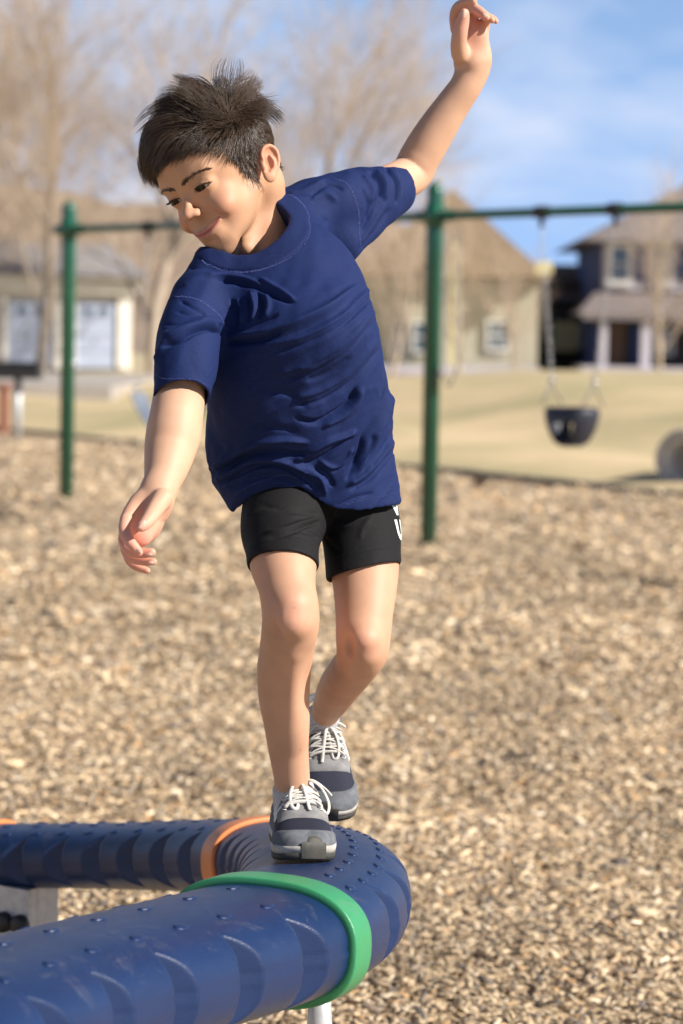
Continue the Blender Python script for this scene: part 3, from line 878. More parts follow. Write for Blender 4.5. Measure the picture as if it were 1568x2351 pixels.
swing('belt_swing', 'small belt swing hung high on twisted chains close behind the near post', beam_pt(1024, -.2, bay), beam_pt(1054, -.2, bay), small_belt, 1.20, 1.20)

# ================================================================== grill, tunnel, sign
M_RUST = mat('red_brown_steel', (0.30, 0.12, 0.07), (0.22, 0.085, 0.05), rough=0.7)
g0 = at_y(40, 32.0); gr = empty('park_grill', g0); tag(gr, 'black park grill box on a pale steel post at the left edge', 'grill')
mb = MB(); mb.tube([g0 + Vector((0, 0, -.1)), g0 + Vector((0, 0, .78))], .055, 14); mb.build('post', M_GALV, gr, True)
mb = MB(); mb.box((-.33, -.25, .78), (.30, .25, .80), t=g0); mb.box((-.33, -.25, .80), (-.31, .25, 1.0), t=g0); mb.box((.28, -.25, .80), (.30, .25, 1.0), t=g0); mb.box((-.31, .23, .80), (.28, .25, 1.0), t=g0); mb.box((-.31, -.25, .80), (.28, -.23, .93), t=g0)
mb.build('fire_box', M_BLACK, gr)
mb = MB()
for i in range(12): mb.tube([g0 + Vector((-.28 + i*.048, -.22, .985)), g0 + Vector((-.28 + i*.048, .22, .985))], .006, 6)
mb.build('grate', M_BLACK, gr)
t0 = at_y(14, 33.5); tb = empty('picnic_bench', t0); tag(tb, 'red brown steel bench end at the left edge behind the grill', 'bench')
mb = MB(); mb.box((-1.5, -.2, .62), (.05, .25, .68), t=t0); mb.build('seat', M_RUST, tb)
mb = MB(); mb.box((-.08, -.18, -.1), (.02, .2, .62), t=t0); mb.build('leg', M_RUST, tb)
mb = MB(); mb.box((-1.4, -.18, -.1), (-1.3, .2, .62), t=t0); mb.build('leg', M_RUST, tb)

M_CONC = mat('grey_moulded_concrete', (0.58, 0.55, 0.52), (0.40, 0.38, 0.36), scale=5, rough=0.85, bump=.4, bscale=30, bdist=.01)
q0 = at_y(1612, 23.4, .12); tn = empty('crawl_tunnel', q0); tag(tn, 'grey crawl tunnel ring lying in the lawn at the right edge', 'tunnel')
def arch(R0, R1, y0, y1, t=(0, 0, 0), ang=0.5):
    mb = MB(); n = 36; Rz_ = Matrix.Rotation(ang, 3, 'Z'); vs = []; fs = []; m_ = 7
    for i in range(n):
        th = 2*math.pi*i/n
        prof = [(R1, y0), (R0 - .02, y0 - .02), (R0, y0 + .03), (R0*1.01, (y0+y1)/2), (R0, y1 - .03), (R0 - .02, y1), (R1, y1)]
        for r, y in prof: vs.append(q0 + Rz_ @ Vector((r*math.cos(th), y, r*math.sin(th) * .92 + .16)) + Vector(t))
    for i in range(n):
        for j in range(m_): fs.append((i*m_+j, i*m_+(j+1) % m_, ((i+1) % n)*m_+(j+1) % m_, ((i+1) % n)*m_+j))
    return mb.add(vs, fs)
arch(.29, .19, -.35, .35, ang=-0.6).build('tunnel_ring', M_CONC, tn, True)
arch(.32, .265, -.40, -.33, ang=-0.6).build('rim', M_CONC, tn, True)

# ================================================================== houses
M_WH = mat('white_trim', (0.78, 0.76, 0.70), (0.70, 0.68, 0.62), scale=3, rough=0.6)
M_GDOOR = mat('blue_grey_door', (0.38, 0.43, 0.55), (0.33, 0.38, 0.50), scale=2, rough=0.5)
M_SIDING = mat('pale_siding', (0.66, 0.63, 0.60), (0.58, 0.56, 0.53), scale=2, rough=0.7)
M_ROOFG = mat('grey_shingle', (0.30, 0.29, 0.30), (0.20, 0.19, 0.20), scale=5, rough=0.9)
M_ROOFB = mat('brown_shingle', (0.22, 0.185, 0.175), (0.15, 0.125, 0.12), scale=5, rough=0.9)
M_TAN = mat('tan_roof', (0.36, 0.27, 0.19), (0.25, 0.19, 0.13), scale=3, rough=0.9)
M_OLIVE = mat('yellow_green_siding', (0.46, 0.43, 0.33), (0.39, 0.37, 0.28), scale=2, rough=0.8)
M_YEL = mat('pale_yellow_wall', (0.74, 0.66, 0.36), (0.68, 0.60, 0.32), scale=2, rough=0.8)
M_BLUEW = mat('blue_siding', (0.035, 0.06, 0.19), (0.028, 0.05, 0.16), scale=2, rough=0.8)
M_TAUPE = mat('taupe_wall', (0.52, 0.50, 0.57), (0.46, 0.44, 0.50), scale=2, rough=0.85)
M_GLASS = mat('window_glass', (0.08, 0.12, 0.15), (0.05, 0.08, 0.10), scale=.5, rough=0.06, spec=.9)
M_DOOR = mat('brown_door', (0.14, 0.075, 0.04), (0.10, 0.055, 0.03), rough=0.5)
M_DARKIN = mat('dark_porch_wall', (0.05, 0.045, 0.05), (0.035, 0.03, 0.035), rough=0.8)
def ux(px, Y): return at_y(px, Y).x
def uz_(px, py, Y):
    d = M3 @ V(px, py, 1.0); return (MT + d * (Y / d[1]))[2]
def bx(parent, name, m, px0, px1, py0, py1, Y, depth, label=None):
    """box whose front face fills the given pixels on the plane y=Y"""
    x0, x1 = ux(px0, Y), ux(px1, Y); z1, z0 = uz_((px0+px1)/2, py0, Y), uz_((px0+px1)/2, py1, Y)
    o = MB().box((x0, Y, z0), (x1, Y + depth, z1)).build(name, m, parent)
    if label: o['label'] = label
    return o
def window(parent, px0, px1, py0, py1, Y, mull=1, glass=None, frame=None, t=.10):
    x0, x1 = ux(px0, Y), ux(px1, Y); z1, z0 = uz_((px0+px1)/2, py0, Y), uz_((px0+px1)/2, py1, Y); f = MB()
    f.box((x0 - t, Y - .10, z0 - t), (x0, Y, z1 + t)); f.box((x1, Y - .10, z0 - t), (x1 + t, Y, z1 + t)); f.box((x0, Y - .10, z1), (x1, Y, z1 + t)); f.box((x0, Y - .12, z0 - t), (x1, Y, z0))
    for i in range(mull):
        x = x0 + (x1 - x0)*(i+1)/(mull+1); f.box((x - .03, Y - .08, z0), (x + .03, Y, z1))
    zc = (z0+z1)/2
    for i in range(mull + 1):
        xa = x0 + (x1-x0)*i/(mull+1) + (.03 if i else 0); xb = x0 + (x1-x0)*(i+1)/(mull+1) - (.03 if i < mull else 0); f.box((xa, Y - .07, zc - .03), (xb, Y, zc + .03))
    w = f.build('window', frame or M_WH, parent)
    for i in range(mull + 1):
        xa = x0 + (x1-x0)*i/(mull+1) + (.03 if i else 0); xb = x0 + (x1-x0)*(i+1)/(mull+1) - (.03 if i < mull else 0)
        for za, zb in ((z0, zc - .03), (zc + .03, z1)):
            p = MB().box((xa + .004, Y - .045, za + .004), (xb - .004, Y - .01, zb - .004)).build('pane', glass or M_GLASS, w)
# garage building
Yg = 84.0
gar = empty('garage_building', (ux(150, Yg), Yg, 0)); tag(gar, 'white garage row with two blue grey doors and wide white trim', 'building')
bx(gar, 'wall', M_SIDING, -260, 305, 640, 846, Yg, 9)
for p0, p1 in ((-230, -60), (14, 116), (172, 266)):
    x0, x1 = ux(p0, Yg), ux(p1, Yg); z0, z1 = uz_(100, 843, Yg), uz_(100, 690, Yg)
    dr = empty('garage_door', ((x0+x1)/2, Yg, z0)); dr.parent = gar; dr.matrix_parent_inverse = Matrix.Translation(-gar.location)
    for i in range(4):
        za, zb = z0 + (z1-z0)*i/4, z0 + (z1-z0)*(i+1)/4 - .025
        o = MB().box((x0, Yg - .10, za), (x1, Yg - .03, zb)).mesh('door_panel'); o.materials.append(M_GDOOR)
        ob = bpy.data.objects.new('door_panel', o); COL.objects.link(ob); ob.parent = dr; ob.matrix_parent_inverse = Matrix.Translation(-dr.location)
    for k in range(2):
        xa = x0 + (x1-x0)*(.22 + .38*k); me = MB().box((xa, Yg - .13, z0 + (z1-z0)*.80), (xa + (x1-x0)*.20, Yg - .105, z0 + (z1-z0)*.90)).mesh('door_window'); me.materials.append(M_GLASS)
        ob = bpy.data.objects.new('door_window', me); COL.objects.link(ob); ob.parent = dr; ob.matrix_parent_inverse = Matrix.Translation(-dr.location)
    me = MB().tube([Vector(((x0+x1)/2, Yg - .10, z0 + .95)), Vector(((x0+x1)/2, Yg - .17, z0 + .95))], .06, 8).mesh('handle'); me.materials.append(M_CHAIN)
    ob = bpy.data.objects.new('handle', me); COL.objects.link(ob); ob.parent = dr; ob.matrix_parent_inverse = Matrix.Translation(-dr.location)
bx(gar, 'trim', M_WH, -260, 310, 632, 668, Yg - .5, .48)
for a, b_ in ((-2, 10), (120, 132), (160, 170), (268, 292)): bx(gar, 'trim', M_WH, a, b_, 669, 846, Yg - .22, .2)
m = MB(); xa, xb = ux(-300, Yg - 1), ux(330, Yg - 1); zr = uz_(100, 634, Yg); zt_ = uz_(100, 560, Yg + 6)
m.add([(xa, Yg - 1, zr), (xb, Yg - 1, zr), (xb, Yg + 5, zt_), (xa, Yg + 5, zt_), (xb, Yg + 11, zr), (xa, Yg + 11, zr)], [(0, 1, 2, 3), (3, 2, 4, 5), (0, 3, 5), (1, 4, 2)])
m.build('roof', M_ROOFG, gar)
bx(gar, 'trim', M_WH, 110, 372, 575, 612, Yg + 6.5, .4)
gar.rotation_euler.z = math.radians(20)
# middle house: tan gable above a yellow green wall
Ym = 92.0
hm = empty('gabled_house', (ux(1040, Ym), Ym, 0)); tag(hm, 'yellow green house with a broad tan gable roof behind the bare tree', 'house')
bx(hm, 'wall', M_OLIVE, 820, 1232, 640, 866, Ym, 10)
xl, xr_, xm = ux(790, Ym - .6), ux(1262, Ym - .6), ux(1030, Ym - .6); ze, zp = uz_(1240, 640, Ym), uz_(1030, 436, Ym)
m = MB(); m.add([(xl, Ym - .6, ze), (xr_, Ym - .6, ze), (xm, Ym - .6, zp), (xl, Ym + 10.6, ze), (xr_, Ym + 10.6, ze), (xm, Ym + 10.6, zp)], [(0, 1, 2), (5, 4, 3), (0, 2, 5, 3), (1, 4, 5, 2), (0, 3, 4, 1)])
m.build('roof', M_TAN, hm)
bx(hm, 'porch_post', M_YEL, 1030, 1052, 560, 862, Ym - 1.4, .5)
bx(hm, 'porch_post', M_YEL, 1225, 1262, 600, 628, Ym - 1.4, .5)
window(hm, 905, 925, 742, 806, Ym - .05, 0); window(hm, 950, 972, 742, 806, Ym - .05, 0); window(hm, 1120, 1160, 740, 800, Ym - .05, 1)
bx(hm, 'step', M_TAUPE, 860, 1240, 842, 862, Ym - 2.2, 2.0)
# low house between
Yl = 104
hl = empty('low_house', (ux(1290, Yl), Yl, 0)); tag(hl, 'low dark house between the gabled house and the blue house', 'house')
bx(hl, 'wall', M_DARKIN, 1190, 1400, 640, 862, Yl, 8)
m = MB(); xa, xb = ux(1180, Yl), ux(1400, Yl); z0, z1 = uz_(1290, 690, Yl), uz_(1290, 600, Yl)
m.add([(xa, Yl - .8, z0), (xb, Yl - .8, z0), (xb, Yl + 4, z1), (xa, Yl + 4, z1), (xb, Yl + 9, z0), (xa, Yl + 9, z0)], [(0, 1, 2, 3), (3, 2, 4, 5), (0, 3, 5), (1, 4, 2)]); m.build('roof', M_ROOFB, hl)
bx(hl, 'bay', M_YEL, 1276, 1322, 738, 806, Yl - 1.5, 1.4); bx(hl, 'bay', M_SIDING, 1323, 1344, 745, 800, Yl - 1.2, 1.1)
# blue two-storey house
Yb = 96.0
hb = empty('blue_house', (ux(1500, Yb), Yb, 0)); tag(hb, 'blue two storey house with brown hipped roof and a columned porch', 'house')
bx(hb, 'wall', M_BLUEW, 1374, 1800, 560, 866, Yb, 10)
bx(hb, 'upper_bay', M_TAUPE, 1380, 1800, 556, 668, Yb - .5, .49)
for a, b_ in ((1450, 1480), (1549, 1578), (1640, 1665)): bx(hb, 'shutter', M_BLUEW, a, b_, 570, 646, Yb - .6, .08)
window(hb, 1396, 1434, 568, 645, Yb - .55, 0, frame=M_WH, t=.18); window(hb, 1498, 1530, 568, 645, Yb - .55, 0, t=.18); window(hb, 1595, 1630, 568, 645, Yb - .55, 0, t=.18)
m = MB(); xa, xb = ux(1330, Yb - 1.5), ux(1900, Yb - 1.5); z0, z1 = uz_(1400, 552, Yb - 1.5), uz_(1570, 412, Yb + 4); xp0, xp1 = ux(1575, Yb+5), ux(1700, Yb+5)
m.add([(xa, Yb - 1.5, z0), (xb, Yb - 1.5, z0), (xb, Yb + 12, z0), (xa, Yb + 12, z0), (xp0, Yb + 5, z1), (xp1, Yb + 5, z1)], [(0, 1, 5, 4), (1, 2, 5), (2, 3, 4, 5), (3, 0, 4), (0, 3, 2, 1)]); m.build('roof', M_ROOFB, hb)
m = MB(); xa, xb = ux(1322, Yb - 4), ux(1900, Yb - 4); z0, z1 = uz_(1400, 722, Yb - 4), uz_(1400, 672, Yb - .5)
m.add([(xa, Yb - 4, z0), (xb, Yb - 4, z0), (xb, Yb - .52, z1), (xa + 1, Yb - .52, z1), (xa, Yb - .52, z0), (xb, Yb - .52, z0)], [(0, 1, 2, 3), (0, 3, 4), (1, 5, 2), (0, 4, 5, 1)]); m.build('porch_roof', M_ROOFB, hb)
bx(hb, 'porch_beam', M_TAUPE, 1335, 1900, 724, 738, Yb - 3.8, .3)
for a, b_ in ((1376, 1392), (1470, 1492), (1600, 1620)): bx(hb, 'porch_column', M_TAUPE, a, b_, 738, 846, Yb - 3.7, .3)
bx(hb, 'porch_floor', M_TAUPE, 1335, 1900, 846, 868, Yb - 4, 3.45)
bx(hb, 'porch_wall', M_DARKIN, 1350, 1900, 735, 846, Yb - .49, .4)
bx(hb, 'door', M_DOOR, 1398, 1432, 742, 845, Yb - .60, .1); window(hb, 1500, 1540, 760, 810, Yb - .55, 0)
bx(hb, 'shutter', M_BLUEW, 1446, 1466, 750, 840, Yb - .60, .08); bx(hb, 'shutter', M_BLUEW, 1352, 1374, 750, 840, Yb - .60, .08)

# dry hillside far behind
M_HILL = mat('dry_hillside', (0.30, 0.21, 0.14), (0.20, 0.145, 0.10), scale=.06, rough=1.0)
def hill(name, prof, Y0, Y1):
    vs = []; fs = []; 
    for px, py in prof:
        x = ux(px, Y1); z = uz_(px, py, Y1); x0 = ux(px, Y0)
        for k in range(7):
            t = k/6; vs.append((x0 + (x-x0)*t, Y0 + (Y1-Y0)*t, -.3 + (z+.3)*(t**.8) + math.sin(px*.05 + k)*1.2*t))
        vs.append((x*1.4, Y1*1.5, -.5))
    for i in range(len(prof)-1):
        for k in range(7): a = i*8+k; fs.append((a, a+8, a+9, a+1))
    tag(MB().add(vs, fs).build(name, M_HILL, None, True), kind='structure')
hill('hillside', [(-1400, 640), (-700, 520), (-300, 440), (-100, 424), (0, 420), (70, 430), (150, 450), (260, 470), (400, 478), (520, 490), (650, 500), (780, 505), (900, 520), (1100, 560), (1300, 640), (1700, 735), (2200, 760)], 190, 420)

# ================================================================== bare trees
M_BARK = mat('tree_bark', (0.50, 0.41, 0.32), (0.34, 0.28, 0.22), scale=6, rough=0.95, bump=.4, bscale=20, bdist=.02)
M_TWIG = mat('bare_twigs', (0.60, 0.48, 0.36), (0.44, 0.34, 0.25), scale=2, rough=0.9)
def tree_meshes(seed, H, rt, spread=.62, levels=6, low=.22, lean=0.0):
    R = random.Random(seed); big = MB(); V0 = []; tw = []
    def branch(p, d, L, r, lev):
        n = 4 if lev < 3 else 2; pts = [p]; q = p; dd = d.copy()
        for i in range(n):
            dd = (dd + Vector((R.gauss(0, .10), R.gauss(0, .10), R.gauss(.03, .06)))).normalized(); q = q + dd * (L/n); pts.append(q)
        r1 = r * .62
        if lev < 3: big.tube(pts, [r + (r1-r)*i/n for i in range(n+1)], 8 if lev < 2 else 6, cap=False)
        else: tw.append((pts, r, r1))
        if lev >= levels: return
        nb_ = {0: 4, 1: 4, 2: 4, 3: 4, 4: 3}.get(lev, 2)
        for i in range(nb_):
            t = (i + .7) / nb_ * (1 - (low if lev == 0 else .15)) + (low if lev == 0 else .15); k = min(n - 1, int(t*n)); pp = pts[k].lerp(pts[k+1], t*n - k if t*n-k < 1 else 1)
            ang = R.uniform(.35, spread + .12*lev*.5); ph = R.uniform(0, 6.283)
            a = dd.cross(Vector((0, 0, 1)) if abs(dd.z) < .95 else Vector((1, 0, 0))).normalized(); b_ = dd.cross(a)
            nd_ = (dd*math.cos(ang) + (a*math.cos(ph) + b_*math.sin(ph))*math.sin(ang)); nd_.z = nd_.z*.85 + .18; nd_.normalize()
            branch(pp, nd_, L*R.uniform(.55, .78), r1*R.uniform(.55, .85), lev+1)
        branch(pts[-1], dd, L*.72, r1, lev+1)
    branch(Vector((0, 0, -.3)), Vector((lean, 0, 1)).normalized(), H*.36, rt, 0)
    # twigs: thin 3-sided tubes, joined
    P = np.array([[tuple(q) for q in pts] for pts, r, r1 in tw]); rr = np.array([max(r*.85, .0040) for _, r, _ in tw])
    v, f, _ = strands_mesh(P, rr, taper=.45)
    me_t = np_mesh('crown', v, f); me_t.materials.append(M_TWIG)
    me_b = big.mesh('trunk'); me_b.materials.append(M_BARK); me_b.polygons.foreach_set('use_smooth', np.ones(len(me_b.polygons), bool))
    return me_b, me_t
def tree(meshes, loc, rz, sc, label, group=None):
    e = empty('bare_tree', loc, rz); e.scale = (sc, sc, sc); tag(e, label, 'tree', group)
    for nm, me in zip(('trunk', 'crown'), meshes):
        o = bpy.data.objects.new(nm, me); COL.objects.link(o); o.parent = e
        if nm == 'crown': o['kind'] = 'stuff'
    return e
TA = tree_meshes(3, 15, .23, .80); TB = tree_meshes(11, 15, .20, .85); TCc = tree_meshes(23, 8, .11, .75, levels=4, low=.15)
g = 'bare winter trees between the playground and the houses'
tree(TA, at_y(352, 78), 0.4, 1.0, 'big bare tree with a leaning trunk right of the garage doors', g)
tree(TB, at_y(95, 74), 2.0, .98, 'tall bare tree in front of the left garage door', g)
tree(TB, at_y(690, 70), 4.1, .92, 'tall bare tree rising behind the boy and his raised arm', g)
tree(TA, at_y(-160, 82), 5.0, 1.0, 'bare tree beyond the left end of the garages', g)
tree(TCc, at_y(890, 76), 1.0, .95, 'low spreading bare tree before the gabled house left of the near post', g)
tree(TCc, at_y(1060, 82), 2.6, 1.0, 'low spreading bare tree before the gabled house right of the near post', g)
tree(TCc, at_y(1195, 86), 3.9, .75, 'small bare tree at the right corner of the gabled house', g)
tree(TCc, at_y(1512, 70), 5.2, .95, 'thin bare tree in front of the blue house', g)
tree(TCc, at_y(230, 95), 0.8, 1.1, 'small bare tree behind the garage roof', g)

# ================================================================== the boy
def skin_mat():
    m, nt, b = new_mat('skin')
    at_ = nd(nt, 'ShaderNodeVertexColor', layer_name='tint')
    tc = nd(nt, 'ShaderNodeTexCoord')
    n = nd(nt, 'ShaderNodeTexNoise', Scale=26.0, Detail=5)
    r = nd(nt, 'ShaderNodeMapRange'); r.inputs['To Min'].default_value = 0.80; r.inputs['To Max'].default_value = 1.16
    mx = nd(nt, 'ShaderNodeMixRGB', blend_type='MULTIPLY'); mx.inputs[0].default_value = 1
    nt.links.new(tc.outputs['Object'], n.inputs['Vector']); nt.links.new(n.outputs['Fac'], r.inputs['Value'])
    nt.links.new(at_.outputs['Color'], mx.inputs[1]); nt.links.new(r.outputs['Result'], mx.inputs[2])
    nt.links.new(mx.outputs['Color'], b.inputs['Base Color'])
    b.inputs['Roughness'].default_value = 0.55
    b.inputs['Specular IOR Level'].default_value = 0.32
    b.inputs['Subsurface Weight'].default_value = 0.14
    b.inputs['Subsurface Scale'].default_value = 0.008
    b.inputs['Subsurface Radius'].default_value = (1.0, 0.35, 0.15)
    n2 = nd(nt, 'ShaderNodeTexNoise', Scale=900.0, Detail=3)
    bp = nd(nt, 'ShaderNodeBump', Strength=0.25, Distance=0.0006)
    nt.links.new(tc.outputs['Object'], n2.inputs['Vector']); nt.links.new(n2.outputs['Fac'], bp.inputs['Height'])
    nt.links.new(bp.outputs['Normal'], b.inputs['Normal'])
    return m
M_SKIN = skin_mat()
boy = empty('person', (0, 0, 0))
foot_at = at(700, 1980, 3.24)
boy.location = (foot_at.x, foot_at.y, foot_at.z)
tag(boy, 'boy in navy t-shirt and black shorts balancing on the blue climber, one arm raised', 'person')
bpy.context.view_layer.update()

# ---------------- head, in head coordinates (x to his left, y forwards, z up), metres
def rot_head(a, b, c):
    a, b, c = (math.radians(v) for v in (a, b, c))
    B = np.array([[1, 0, 0], [0, 0, 1], [0, 1, 0]], float)
    ya = np.array([[math.cos(a), 0, math.sin(a)], [0, 1, 0], [-math.sin(a), 0, math.cos(a)]])
    pi_ = np.array([[1, 0, 0], [0, math.cos(b), -math.sin(b)], [0, math.sin(b), math.cos(b)]])
    ro = np.array([[math.cos(c), -math.sin(c), 0], [math.sin(c), math.cos(c), 0], [0, 0, 1]])
    return ro @ ya @ pi_ @ B
HR = rot_head(-42.5, 12.5, 20.5)
HD = 3.27
HS = 1.0
HO = V(522, 424, HD)
for _ in range(8):      # set the head where the eyes, nose, mouth and chin are in the picture
    lm = np.array([(27.5, 76, 15), (-27.5, 76, 15), (0, 99, -12), (0, 87, -42), (0, 70, -77)]) * 0.001
    cur = to_px(HO + HS * (lm @ HR.T)).mean(0) + np.array([4.0, 0]); goal = np.array([(465, 435), (401, 461), (428, 503), (472, 533), (502, 582)], float).mean(0)
    HO = HO + np.array([(goal[0] - cur[0]), -(goal[1] - cur[1]), 0]) * HD / F
def h2v(P): return HO + HS * (np.asarray(P, float) @ HR.T)
def v2h(P): return ((np.asarray(P, float) - HO) @ HR) / HS

mm = 0.001
def make_head():
    g = SDF((-0.092, -0.118, -0.150), (0.092, 0.118, 0.130), 0.0014)
    E = lambda c, r, k=0, mode='u', R=None: g.ellipsoid(np.array(c) * mm, np.array(r) * mm, R, k * mm, mode)
    Cc = lambda a, b, r1, r2=None, k=0, mode='u', sc=None: g.capsule(np.array(a) * mm, np.array(b) * mm, r1 * mm, None if r2 is None else r2 * mm, k * mm, mode, sc)
    E((0, -14, 46), (69, 91, 74))
    E((0, -50, -20), (48, 40, 44), 20)
    E((0, 22, 42), (58, 55, 48), 20)                    # forehead
    E((0, 20, -4), (49, 53, 50), 20)                    # mid face
    E((0, 24, -38), (38, 43, 32), 20)                   # jaw mass
    for s in (-1, 1):
        Cc((s*46, 6, -24), (s*15, 55, -61), 9, 12, 20)  # jaw line
        E((s*29, 50, -19), (20, 22, 18), 18)             # cheek
        Cc((s*12, 74, 31), (s*38, 62, 32), 6.5, 6, 14)     # brow
    E((0, 60, -72), (13, 12.5, 11), 16)                  # chin
    E((0, 69, -44), (20, 13, 16), 14)                    # mouth mound
    for s in (-1, 1):
        E((s*28, 86, 15), (14, 15, 10), 12, 's')         # socket
        E((s*27.5, 61.5, 15), (15.2, 13.6, 13.2), 6)          # lids over the eyeball
    # nose
    Cc((0, 70, 22), (0, 88, -7), 4.4, 6.0, 9)
    E((0, 91.0, -10.5), (7.6, 8.4, 6.6), 7)
    for s in (-1, 1):
        E((s*9.0, 83.0, -13.5), (4.9, 7.0, 5.0), 7)
        E((s*5.0, 87.5, -18.5), (2.6, 4.2, 2.4), 2.0, 's')
    # folds beside the nose and mouth corners
    for s in (-1, 1):
        g.chain(np.array([(s*15, 80, -14), (s*26, 74, -22), (s*35.5, 66, -34)]) * mm, np.array([1.5, 2.0, 1.5]) * mm, 6 * mm, 5, 's')
        E((s*32, 69.5, -32.5), (3.0, 5, 3.8), 5, 's')
        E((s*35, 57, -22), (12, 13, 11), 8)
    # lips
    up = [(-28, 69.5, -33.5), (-15, 78.0, -38.6), (-4, 82.4, -40.0), (0, 82.6, -40.8), (4, 82.4, -40.0), (15, 78.0, -38.6), (28, 69.5, -33.5)]
    lo = [(-25, 70.5, -36), (-13, 78.3, -43.2), (0, 81.5, -46), (13, 78.3, -43.2), (25, 70.5, -36)]
    g.chain(np.array(up) * mm, np.array([1.2, 2.0, 2.5, 2.2, 2.5, 2.0, 1.2]) * mm, 3.5 * mm)
    g.chain(np.array(lo) * mm, np.array([1.2, 2.4, 3.1, 2.4, 1.2]) * mm, 3.5 * mm)
    cr = [(-30, 71.5, -32.5), (-16, 81.5, -40.0), (0, 86.0, -42.8), (16, 81.5, -40.0), (30, 71.5, -32.5)]
    g.chain(np.array(cr) * mm, np.array([1.1, 1.4, 1.6, 1.4, 1.1]) * mm, 2.2 * mm, 6, 's')
    E((0, 84, -57), (13, 7, 4), 7, 's')                  # hollow under the lip
    # eye openings: almond shaped cut through the lids
    for s in (-1, 1):
        g2 = g.box(np.array((s*27.5-16, 62, 4)) * mm, np.array((s*27.5+16, 90, 26)) * mm)
        sl, X, Y, Z = g2
        x = (X / mm - s * 27.5); xi = x * s          # xi>0 : outer side
        u = np.clip(1 - (x / 14.2)**2, 0, 1)
        top = 12.6 + 3.6 * u + 0.05 * xi; bot = 12.2 - 3.2 * u + 0.05 * xi
        al = np.maximum(np.maximum(Z / mm - top, bot - Z / mm), np.abs(x) - 13.8) * mm + 0 * Y
        eye = (np.sqrt((X - s*27.5*mm)**2 + (Y - 61.5*mm)**2 + (Z - 15*mm)**2) - 11.0 * mm)
        cut = np.maximum(al, -eye)
        g.D[sl] = np.maximum(g.D[sl], -cut)
        # crease above the upper lid
        g.chain(np.array([(s*17, 78, 18.5), (s*27, 78.5, 21.5), (s*39, 70, 18.5)]) * mm, np.array([1.0, 1.4, 1.0]) * mm, 2.5 * mm, 5, 's')
    # ears
    for s in (-1, 1):
        c = np.array([s*70.0, -21, -4])
        axu = np.array([s*0.10, -0.42, 0.90]); axu /= np.linalg.norm(axu)        # along the ear, lobe to top
        nrm = np.array([s*0.90, 0.42, 0.0]); nrm -= axu * (nrm @ axu); nrm /= np.linalg.norm(nrm)  # outward face
        axv = np.cross(axu, nrm)                                                   # across
        if axv[1] > 0: axv = -axv                                                  # axv points backwards
        Rm = np.stack([axv, axu, nrm], 1)
        W = lambda a, b, n: (c + axv * a * .87 + axu * b * .88 + nrm * n * .95)
        g.ellipsoid(W(0, 2, 0) * mm, np.array([13.5, 23, 4.0]) * mm, Rm, 4 * mm)
        g.ellipsoid(W(-1, -19, 0.5) * mm, np.array([8.5, 9, 4.0]) * mm, Rm, 4 * mm)
        g.ellipsoid(W(-3, -1, 5.2) * mm, np.array([8.5, 11.5, 7.0]) * mm, Rm, 2.5 * mm, 's')
        g.ellipsoid(W(2.0, 13, 5.0) * mm, np.array([8.5, 8.5, 4.5]) * mm, Rm, 2.5 * mm, 's')
        rim = [W(-9, 4, 3), W(-11, 14, 3), W(-6, 24, 3.2), W(4, 27.5, 3.2), W(13, 21, 3.2), W(16, 9, 3), W(14, -4, 2.4), W(8, -14, 1.8), W(2, -22, 1.4)]
        g.chain(np.array(rim) * mm, np.array([2.0, 2.6, 2.9, 3.0, 2.9, 2.7, 2.5, 2.6, 3.2]) * mm, 2.0 * mm, 5)
        g.chain(np.array([W(3, 12, 2.6), W(8, 4, 2.6), W(7, -7, 2.4), W(1, -12, 2.4)]) * mm, np.array([1.8, 2.2, 2.2, 2.2]) * mm, 2 * mm, 5)
        g.ellipsoid(W(-11, -4, 3) * mm, np.array([3.5, 5, 4]) * mm, Rm, 4 * mm)
    # neck, running down into the shirt (targets given in view space)
    nk = v2h([V(560, 405, 3.335), V(588, 455, 3.325), V(603, 512, 3.32), V(606, 560, 3.32), V(608, 600, 3.32)])
    g.chain(nk, [0.038, 0.037, 0.037, 0.041, 0.046], 0.014, 5)
    # tendon running to the collar bone
    a, b = v2h([V(604, 440, 3.33), V(566, 570, 3.275)])
    g.capsule(a, b, 0.013, 0.010, 0.016)
    P, Q = g.mesh()
    P = smooth_mesh(P, Q, 2, 0.45)
    # drop the cut-off bottom of the neck box
    base = np.array([0.50, 0.285, 0.172])
    tint = np.tile(base, (len(P), 1))
    p = P / mm
    def blob(c, r, col, amt):
        w = np.exp(-(((p - np.array(c)) / np.array(r))**2).sum(1))[:, None] * amt
        tint[:] = tint * (1 - w) + np.array(col) * w
    for s in (-1, 1):
        blob((s*38, 60, -22), (24, 24, 18), (0.55, 0.245, 0.165), 0.6)
        blob((s*72, -18, 8), (14, 24, 32), (0.60, 0.25, 0.16), 0.75)
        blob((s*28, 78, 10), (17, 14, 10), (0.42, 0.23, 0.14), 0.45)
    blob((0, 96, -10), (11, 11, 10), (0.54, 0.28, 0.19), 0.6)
    lipmid = np.array([(-29, 70.5, -32.8), (-16, 79.5, -40), (0, 84, -42.8), (16, 79.5, -40), (29, 70.5, -32.8)])
    d, _, t = seg_dist(p, spline(lipmid, None, 5))
    wl_ = 1.0 + 3.9 * np.sin(np.pi * np.clip(t, 0, 1))**0.7
    w = np.clip((wl_ - d) / 1.4 + 0.5, 0, 1)[:, None] * 0.85
    w[p[:, 1] < 60] = 0
    tint = tint * (1 - w) + np.array([0.46, 0.17, 0.15]) * w
    w = (np.clip(2.0 - d, 0, 1) * 0.85)[:, None]; w[p[:, 1] < 60] = 0
    tint = tint * (1 - w) + np.array([0.25, 0.07, 0.06]) * w
